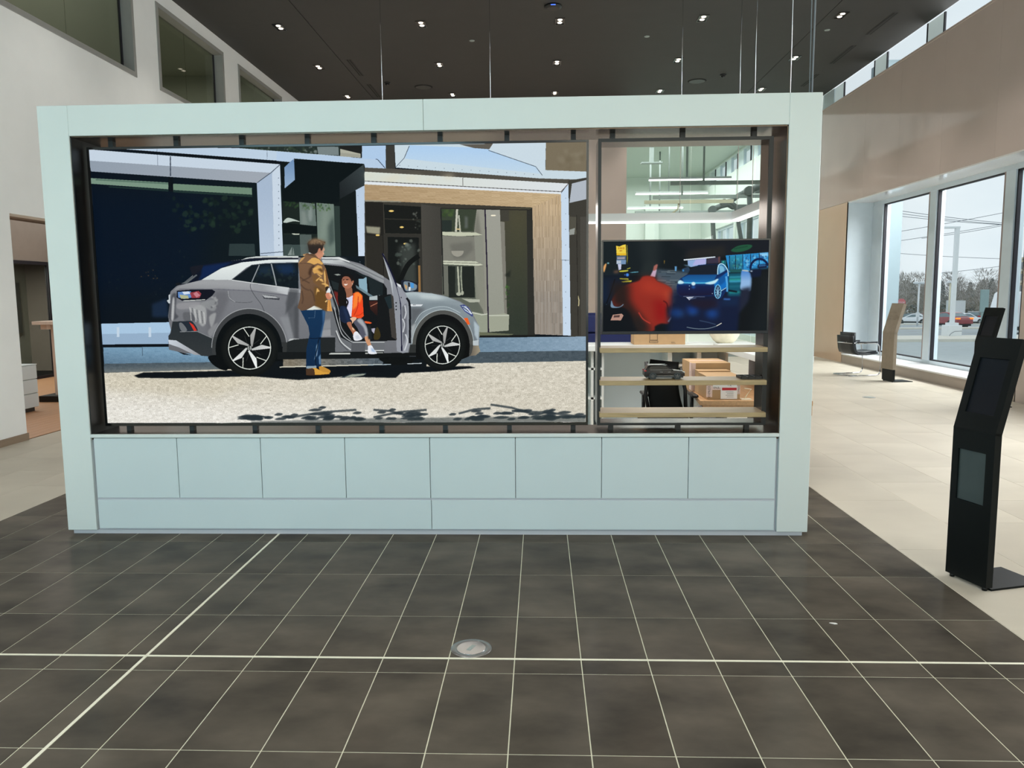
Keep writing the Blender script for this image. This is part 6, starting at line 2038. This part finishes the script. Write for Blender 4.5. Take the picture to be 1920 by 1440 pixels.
for w, arm, hose, r in (('nearest', [(7.05, 24.6, 5.08), (6.9, 24.6, 5.0), (6.38, 24.6, 4.78)], [(6.40, 24.6, 4.76), (6.44, 24.6, 4.3), (6.44, 24.6, 3.2), (6.46, 24.6, 1.4)], .105),
                        ('middle', [(6.75, 26.2, 4.98), (6.52, 26.2, 4.87), (6.26, 26.2, 4.68), (6.0, 26.2, 4.62)], [(6.22, 26.2, 4.64), (6.37, 26.2, 4.52), (6.47, 26.2, 4.25), (6.5, 26.2, 3.9), (6.62, 26.2, 3.3), (6.66, 26.2, 1.4)], .085),
                        ('farthest', [(6.75, 28, 4.66), (6.56, 28, 4.76), (6.3, 28, 4.7), (6.02, 28, 4.58)], [(6.0, 28, 4.56), (6.04, 28, 4.3), (6.1, 28, 3.4), (6.12, 28, 1.4)], .10)):
    t = thing('exhaust_extractor', 'grey jointed exhaust extractor with hanging hose in the service bay, the %s of three' % w, 'extractor', tuple(arm[0]), 'exhaust extractors')
    MB().tube(arm, r, 10).build('arm', M['hose'], t)
    MB().tube(hose, r * .8, 10).build('hose', M['hose'], t)
    j = Vector(arm[-1])
    MB().lathe([(r * 1.35, -r), (r * 1.35, r)], j, 14, 'Y').build('joint', M['hose'], t)
    MB().box(arm[0][0] - .02, 7.20, arm[0][1] - .08, arm[0][1] + .08, arm[0][2] - .08, arm[0][2] + .08).build('wall_bracket', M['hose'], t)
t = thing('hoist_beam', 'cream horizontal beam with a hook bracket below the middle exhaust rail', 'beam', (4.4, 24.5, 4.45))
MB().box(3.2, 5.9, 24.45, 24.55, 4.42, 4.52).build('beam', M['cream'], t)
MB().tube([(4.25, 24.5, 4.42), (4.22, 24.5, 4.25), (4.05, 24.5, 4.12)], .03, 6).build('hook', M['cream'], t)
t = thing('ceiling_plate', 'grey flat plate on a rod under the pale service bay ceiling', 'ceiling fitting', (3.75, 27, 6.3))
MB().box(3.4, 4.1, 26.85, 27.15, 6.02, 6.06).build('plate', M['steel'], t)
MB().box(3.68, 3.82, 26.96, 27.04, 6.06, 6.86).build('rod', M['steel'], t)

# ------------------------------------------------------------------ outdoors, to the right
def gz(d):
    return -.03 - .031 * max(0, d - 19)
def ground_strip(name, m, x0, x1, y0, y1, lift=0.0):
    b = bmesh.new()
    v = [b.verts.new(p) for p in ((x0, y0, gz(y0) + lift), (x1, y0, gz(y0) + lift), (x1, y1, gz(y1) + lift), (x0, y1, gz(y1) + lift))]
    w_ = [b.verts.new((p.co.x, p.co.y, p.co.z - .3)) for p in v]
    b.faces.new(v)
    b.faces.new(w_[::-1])
    for i in range(4):
        b.faces.new((v[i], w_[i], w_[(i + 1) % 4], v[(i + 1) % 4]))
    bmesh.ops.recalc_face_normals(b, faces=b.faces[:])
    return struct(MB().add(b).build(name, M[m]))
for nm, m, y0, y1, l in (('ground_lot', 'asphalt', 2, 34.5, 0), ('kerb_near', 'concrete', 34.5, 41, .12), ('road', 'road', 41, 66, 0), ('kerb_middle', 'concrete', 66, 70, .12),
                         ('road_far', 'road', 70, 100, 0), ('kerb_far', 'concrete', 100, 105, .12), ('ground_far_lot', 'asphalt', 105, 150, 0), ('ground_bank', 'grass', 150, 230, .1)):
    ground_strip(nm, m, 9.0, 150, y0, y1, l)
rl = MB()
for y in (49, 57.5):
    b = bmesh.new()
    b.faces.new([b.verts.new(p) for p in ((9, y, gz(y) + .012), (150, y, gz(y) + .012), (150, y + .35, gz(y + .35) + .012), (9, y + .35, gz(y + .35) + .012))])
    rl.add(b)
struct(rl.build('road_marking', M['concrete']))
def ratio(px):
    return .512 + (px - 1778) * .00067
def at(px, d):
    return (ratio(px) * d, d, gz(d))
def vehicle(px, d, nm, lab, rot, L, W, H, paint, kind, lit=False, lift=0.0):
    x, y, z = at(px, d)
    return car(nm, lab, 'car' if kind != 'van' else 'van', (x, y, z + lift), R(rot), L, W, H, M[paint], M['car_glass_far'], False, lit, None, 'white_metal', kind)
vehicle(1777, 79, 'car', 'dark red car with lit amber tail lamps on the road, beside the white lamp post', 104, 4.5, 1.85, 1.5, 'car_red', 'sedan', True)
vehicle(1712, 113, 'car', 'white car parked beyond the road, just left of the first white window mullion', 150, 4.6, 1.85, 1.45, 'car_white', 'sedan')
vehicle(1808, 101, 'car', 'white saloon right of the dark red car', 20, 4.6, 1.85, 1.45, 'car_white', 'sedan')
vehicle(1763, 128, 'car', 'silver car parked behind the dark red car', 165, 4.5, 1.85, 1.6, 'car_silver', 'suv')
vehicle(1703, 131, 'car', 'grey car parked behind the leftmost white car', 140, 4.5, 1.85, 1.6, 'car_dark', 'suv')
vehicle(1824, 119, 'car', 'dark grey car parked at the right of the lot, beside the sign post', 60, 4.6, 1.9, 1.75, 'car_dark', 'suv')
vehicle(1727, 138, 'car', 'small red car far back in the lot behind the twin lamp post', 120, 4.3, 1.8, 1.5, 'car_red', 'sedan')
vehicle(1902, 50, 'van', 'white van parked outside at the right edge of the window', 73, 5.6, 2.0, 2.6, 'car_white', 'van')
x, y, z = at(1790, 142)
t = thing('box_truck', 'pale grey box trailer standing beyond the parked cars', 'truck', (x, y, z))
MB().box(x - .9, x + .9, y - 1.6, y + 1.6, z + .9, z + 3.8, .05).build('box_body', M['car_silver'], t)
MB().box(x - .8, x + .8, y - 1.64, y - 1.6, z + 1.0, z + 3.7).build('rear_door', M['car_white'], t)
for s in (-1, 1):
    MB().lathe([(.45, -.15), (.45, .15)], (x + s * .7, y - 1, z + .46), 16, 'X').build('wheel', M['tyre'], t)
MB().box(x - .85, x + .85, y - 1.5, y + 1.5, z + .6, z + .9).build('chassis', M['rubber'], t)

x, y, z = at(1785, 40)
t = thing('lamp_post', 'tall white lamp post with an arm to the left, on a white concrete block', 'lamp post', (x, y, z))
MB().box(x - .34, x + .34, y - .34, y + .34, z, z + .66, .02).build('concrete_block', M['white_metal'], t)
MB().box(x - .22, x + .22, y - .22, y + .22, z + .66, z + .78).build('base_flange', M['white_metal'], t)
MB().box(x - .09, x + .09, y - .09, y + .09, z + .78, z + 5.52).build('pole', M['white_metal'], t)
MB().box(x - .95, x + .12, y - .1, y + .1, z + 5.44, z + 5.54, .02).build('arm', M['white_metal'], t)
cb = MB().tube([(x - .33, y - .345, z + .04), (x - .2, y - .345, z + .25), (x - .02, y - .345, z + .36), (x + .33, y - .345, z + .37)], .012, 5)
cb.build('conduit', M['wire'], t)
x, y, z = at(1721, 88)
t = thing('lamp_post', 'white lamp post with two round heads in the far lot', 'lamp post', (x, y, z))
MB().tube([(x, y, z), (x, y, z + 4.7)], .10, 8).build('pole', M['white_metal'], t)
for s in (-1, 1):
    MB().lathe([(.08, -.16), (.30, -.08), (.33, .05), (.14, .16)], (x + s * .33, y, z + 4.75), 12).build('lamp_head', M['white_metal'], t)
MB().box(x - .14, x + .14, y - .14, y + .14, z + 1.0, z + 1.5).build('junction_box', M['white_metal'], t)
x, y, z = at(1778, 96)
t = thing('lamp_post', 'thin lamp post with a single square head, behind the tall white lamp post', 'lamp post', (x, y, z))
MB().tube([(x, y, z), (x, y, z + 5.1)], .1, 8).build('pole', M['cream'], t)
MB().box(x - .4, x + .4, y - .2, y + .2, z + 5.05, z + 5.25).build('lamp_head', M['white_metal'], t)
x, y, z = at(1842, 30)
t = thing('road_sign', 'grey green rounded back of a sign on a post, left of the white van', 'sign', (x, y, z))
MB().box(x - .16, x + .16, y - .02, y + .02, z + 1.25, z + 2.1, .015).build('panel', M['sign_back'], t)
MB().box(x - .05, x + .05, y + .02, y + .08, z, z + 2.0).build('post', M['sign_back'], t)
x, y, z = at(1690, 74)
t = thing('stop_sign', 'red stop sign on a pole at the left edge of the first window pane', 'sign', (x, y, z))
MB().prism([(x + .40 * math.cos(R(22.5 + 45 * k)), z + 2.35 + .40 * math.sin(R(22.5 + 45 * k))) for k in range(8)], 1, y - .02, y + .02).build('octagon', M['stop_red'], t)
text_part('lettering', 'STOP', .24, facing(x, y - .03, z + 2.35), M['white_metal'], t)
MB().box(x - .32, x + .32, y - .02, y + .02, z + 1.55, z + 1.9).build('plate', M['white_metal'], t)
MB().tube([(x, y + .05, z), (x, y + .05, z + 2.7)], .05, 8).build('post', M['white_metal'], t)

# bare trees and conifers beyond the lot
random.seed(11)
def bare_tree(h, seed):
    rr = random.Random(seed)
    tr, cr = MB(), bmesh.new()
    tr.tube([(0, 0, 0), (.05, 0, h * .35), (0, 0, h * .62)], .13, 6, .06)
    for k in range(9):
        a, z0 = rr.uniform(0, 6.28), h * rr.uniform(.18, .55)
        l = h * rr.uniform(.2, .38)
        e = (l * .8 * math.cos(a), l * .8 * math.sin(a), z0 + l * .8)
        tr.tube([(0, 0, z0), (e[0] * .5, e[1] * .5, z0 + l * .35), e], .05, 4, .02)
    for k in range(900):
        a, u = rr.uniform(0, 6.28), rr.uniform(-.8, 1)
        q = rr.uniform(.35, 1) * h * .34
        c = Vector((q * math.cos(a) * math.sqrt(1 - u * u * .6), q * math.sin(a) * math.sqrt(1 - u * u * .6), h * .62 + u * h * .36))
        d = Vector((c.x * .4, c.y * .4, rr.uniform(.2, 1.0) * 1.1)).normalized() * rr.uniform(.5, 1.1)
        n = Vector((-d.y, d.x, 0)).normalized() * rr.uniform(.03, .09) if d.xy.length > .01 else Vector((.05, 0, 0))
        cr.faces.new([cr.verts.new(p) for p in (c - n, c + n, c + d)])
    return tr, MB().add(cr)
def conifer_tree(h, seed):
    rr = random.Random(seed)
    tr = MB().tube([(0, 0, 0), (0, 0, h * .9)], .14, 6, .04)
    cr = bmesh.new()
    for k in range(700):
        f = rr.random() ** .8
        z = h * (.1 + .88 * f)
        q = h * .24 * (1.02 - f) * rr.uniform(.6, 1.05)
        a = rr.uniform(0, 6.28)
        c = Vector((q * math.cos(a), q * math.sin(a), z))
        d = Vector((math.cos(a), math.sin(a), -.5)) * rr.uniform(.3, .7)
        n = Vector((-math.sin(a), math.cos(a), 0)) * rr.uniform(.12, .3)
        cr.faces.new([cr.verts.new(p) for p in (c - n, c + n, c + d)])
    return tr, MB().add(cr)
protos = []
for k in range(3):
    tr, cr = bare_tree(8.5 + k * .8, 3 + k)
    t = thing('tree', '', 'tree', (0, 0, 0))
    tr.build('trunk', M['twig'], t)
    cr.build('crown', M['twig'], t)
    protos.append(t)
tr, cr = conifer_tree(8.6, 9)
t = thing('tree', '', 'tree', (0, 0, 0))
tr.build('trunk', M['twig'], t)
cr.build('crown', M['conifer'], t)
protos.append(t)
used = set()
kinds = [2, 0, 1, 3, 2, 0, 1, 3, 2, 0, 1, 3, 0, 2, 3, 1, 0, 2, 1, 0]
spots = []
for i, k in enumerate(kinds):
    d = 150 + (i * 5 % 8) * 7.0
    spots.append((1672 + i * 13, d, k, random.uniform(.82, 1.06) * d / 160))
for px, d, k, s in spots:
    t = protos[k] if k not in used else copy_tree(protos[k])
    used.add(k)
    t.location = at(px, d)
    t.rotation_euler = (0, 0, random.uniform(0, 6))
    t.scale = (s, s, s)
    t['label'] = 'dark conifer in the tree line beyond the parked cars' if k == 3 else 'bare grey brown tree in the tree line beyond the parked cars'
    t['group'] = 'conifers in the tree line' if k == 3 else 'bare trees in the tree line'
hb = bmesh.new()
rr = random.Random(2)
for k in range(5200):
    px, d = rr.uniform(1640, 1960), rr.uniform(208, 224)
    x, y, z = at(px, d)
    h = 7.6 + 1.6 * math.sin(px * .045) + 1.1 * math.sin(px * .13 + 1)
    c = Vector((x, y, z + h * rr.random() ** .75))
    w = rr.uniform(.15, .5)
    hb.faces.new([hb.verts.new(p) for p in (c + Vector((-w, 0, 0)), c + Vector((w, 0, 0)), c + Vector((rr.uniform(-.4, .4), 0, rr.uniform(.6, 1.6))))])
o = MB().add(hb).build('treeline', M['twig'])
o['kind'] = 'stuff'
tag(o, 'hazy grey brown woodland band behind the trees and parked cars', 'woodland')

bx, by, bz = 80.2, 118, gz(128)
t = thing('apartment_block', 'beige apartment block five storeys high at the right edge of the window', 'building', (bx, by + 9, bz))
MB().box(bx, bx + 12, by, by + 18, bz, bz + 10.2).build('wall', M['apt'], t)
MB().box(bx - .2, bx + 12.2, by - .2, by + 18.2, bz + 10.2, bz + 10.5).build('roof', M['apt'], t)
for k in range(5):
    for q in range(5):
        y0 = by + 16.9 - q * 3.2
        f = MB().box(bx - .03, bx, y0 - 1.4, y0, bz + 1.0 + k * 1.9, bz + 2.1 + k * 1.9).build('window', M['apt_dark'], t)
        MB().box(bx - .5, bx - .03, y0 - 1.5, y0 + .1, bz + .6 + k * 1.9, bz + .95 + k * 1.9).build('balcony', M['concrete'], f)

WIRES = [((25.09, 60, 7.9), (36.9, 60, 6.41), 'highest of the three descending to the right'), ((25.1, 60, 7.68), (36.9, 60, 6.33), 'middle one of the three descending to the right'),
         ((25.23, 60, 7.44), (36.25, 60, 6.41), 'lowest of the three descending to the right'), ((24.71, 60, 5.8), (39.28, 60, 8.39), 'highest of those climbing to the right'),
         ((24.73, 60, 5.15), (39.35, 60, 7.47), 'lower one climbing behind the lamp post'), ((28.43, 60, 5.59), (35.85, 60, 6.79), 'short one just above the lamp post arm'),
         ((25.14, 60, 4.65), (37.1, 60, 3.94), 'nearly level one above the treetops'), ((28.75, 60, 2.91), (38.33, 60, 4.06), 'lowest one, just over the treetops')]
for n, (a, b, w) in enumerate(WIRES):
    k = (55 + 1.7 * n) / 60
    a, b = [Vector((v[0] * k, v[1] * k, 1.7 + (v[2] - 1.7) * k)) for v in (a, b)]
    pts = [a.lerp(b, i / 10) - Vector((0, 0, .12 * (1 - (2 * i / 10 - 1) ** 2))) for i in range(11)]
    tag(MB().tube(pts, .018, 4).build('power_line', M['wire']), 'thin power line across the grey sky, ' + w, 'power line', 'power lines outside the window')
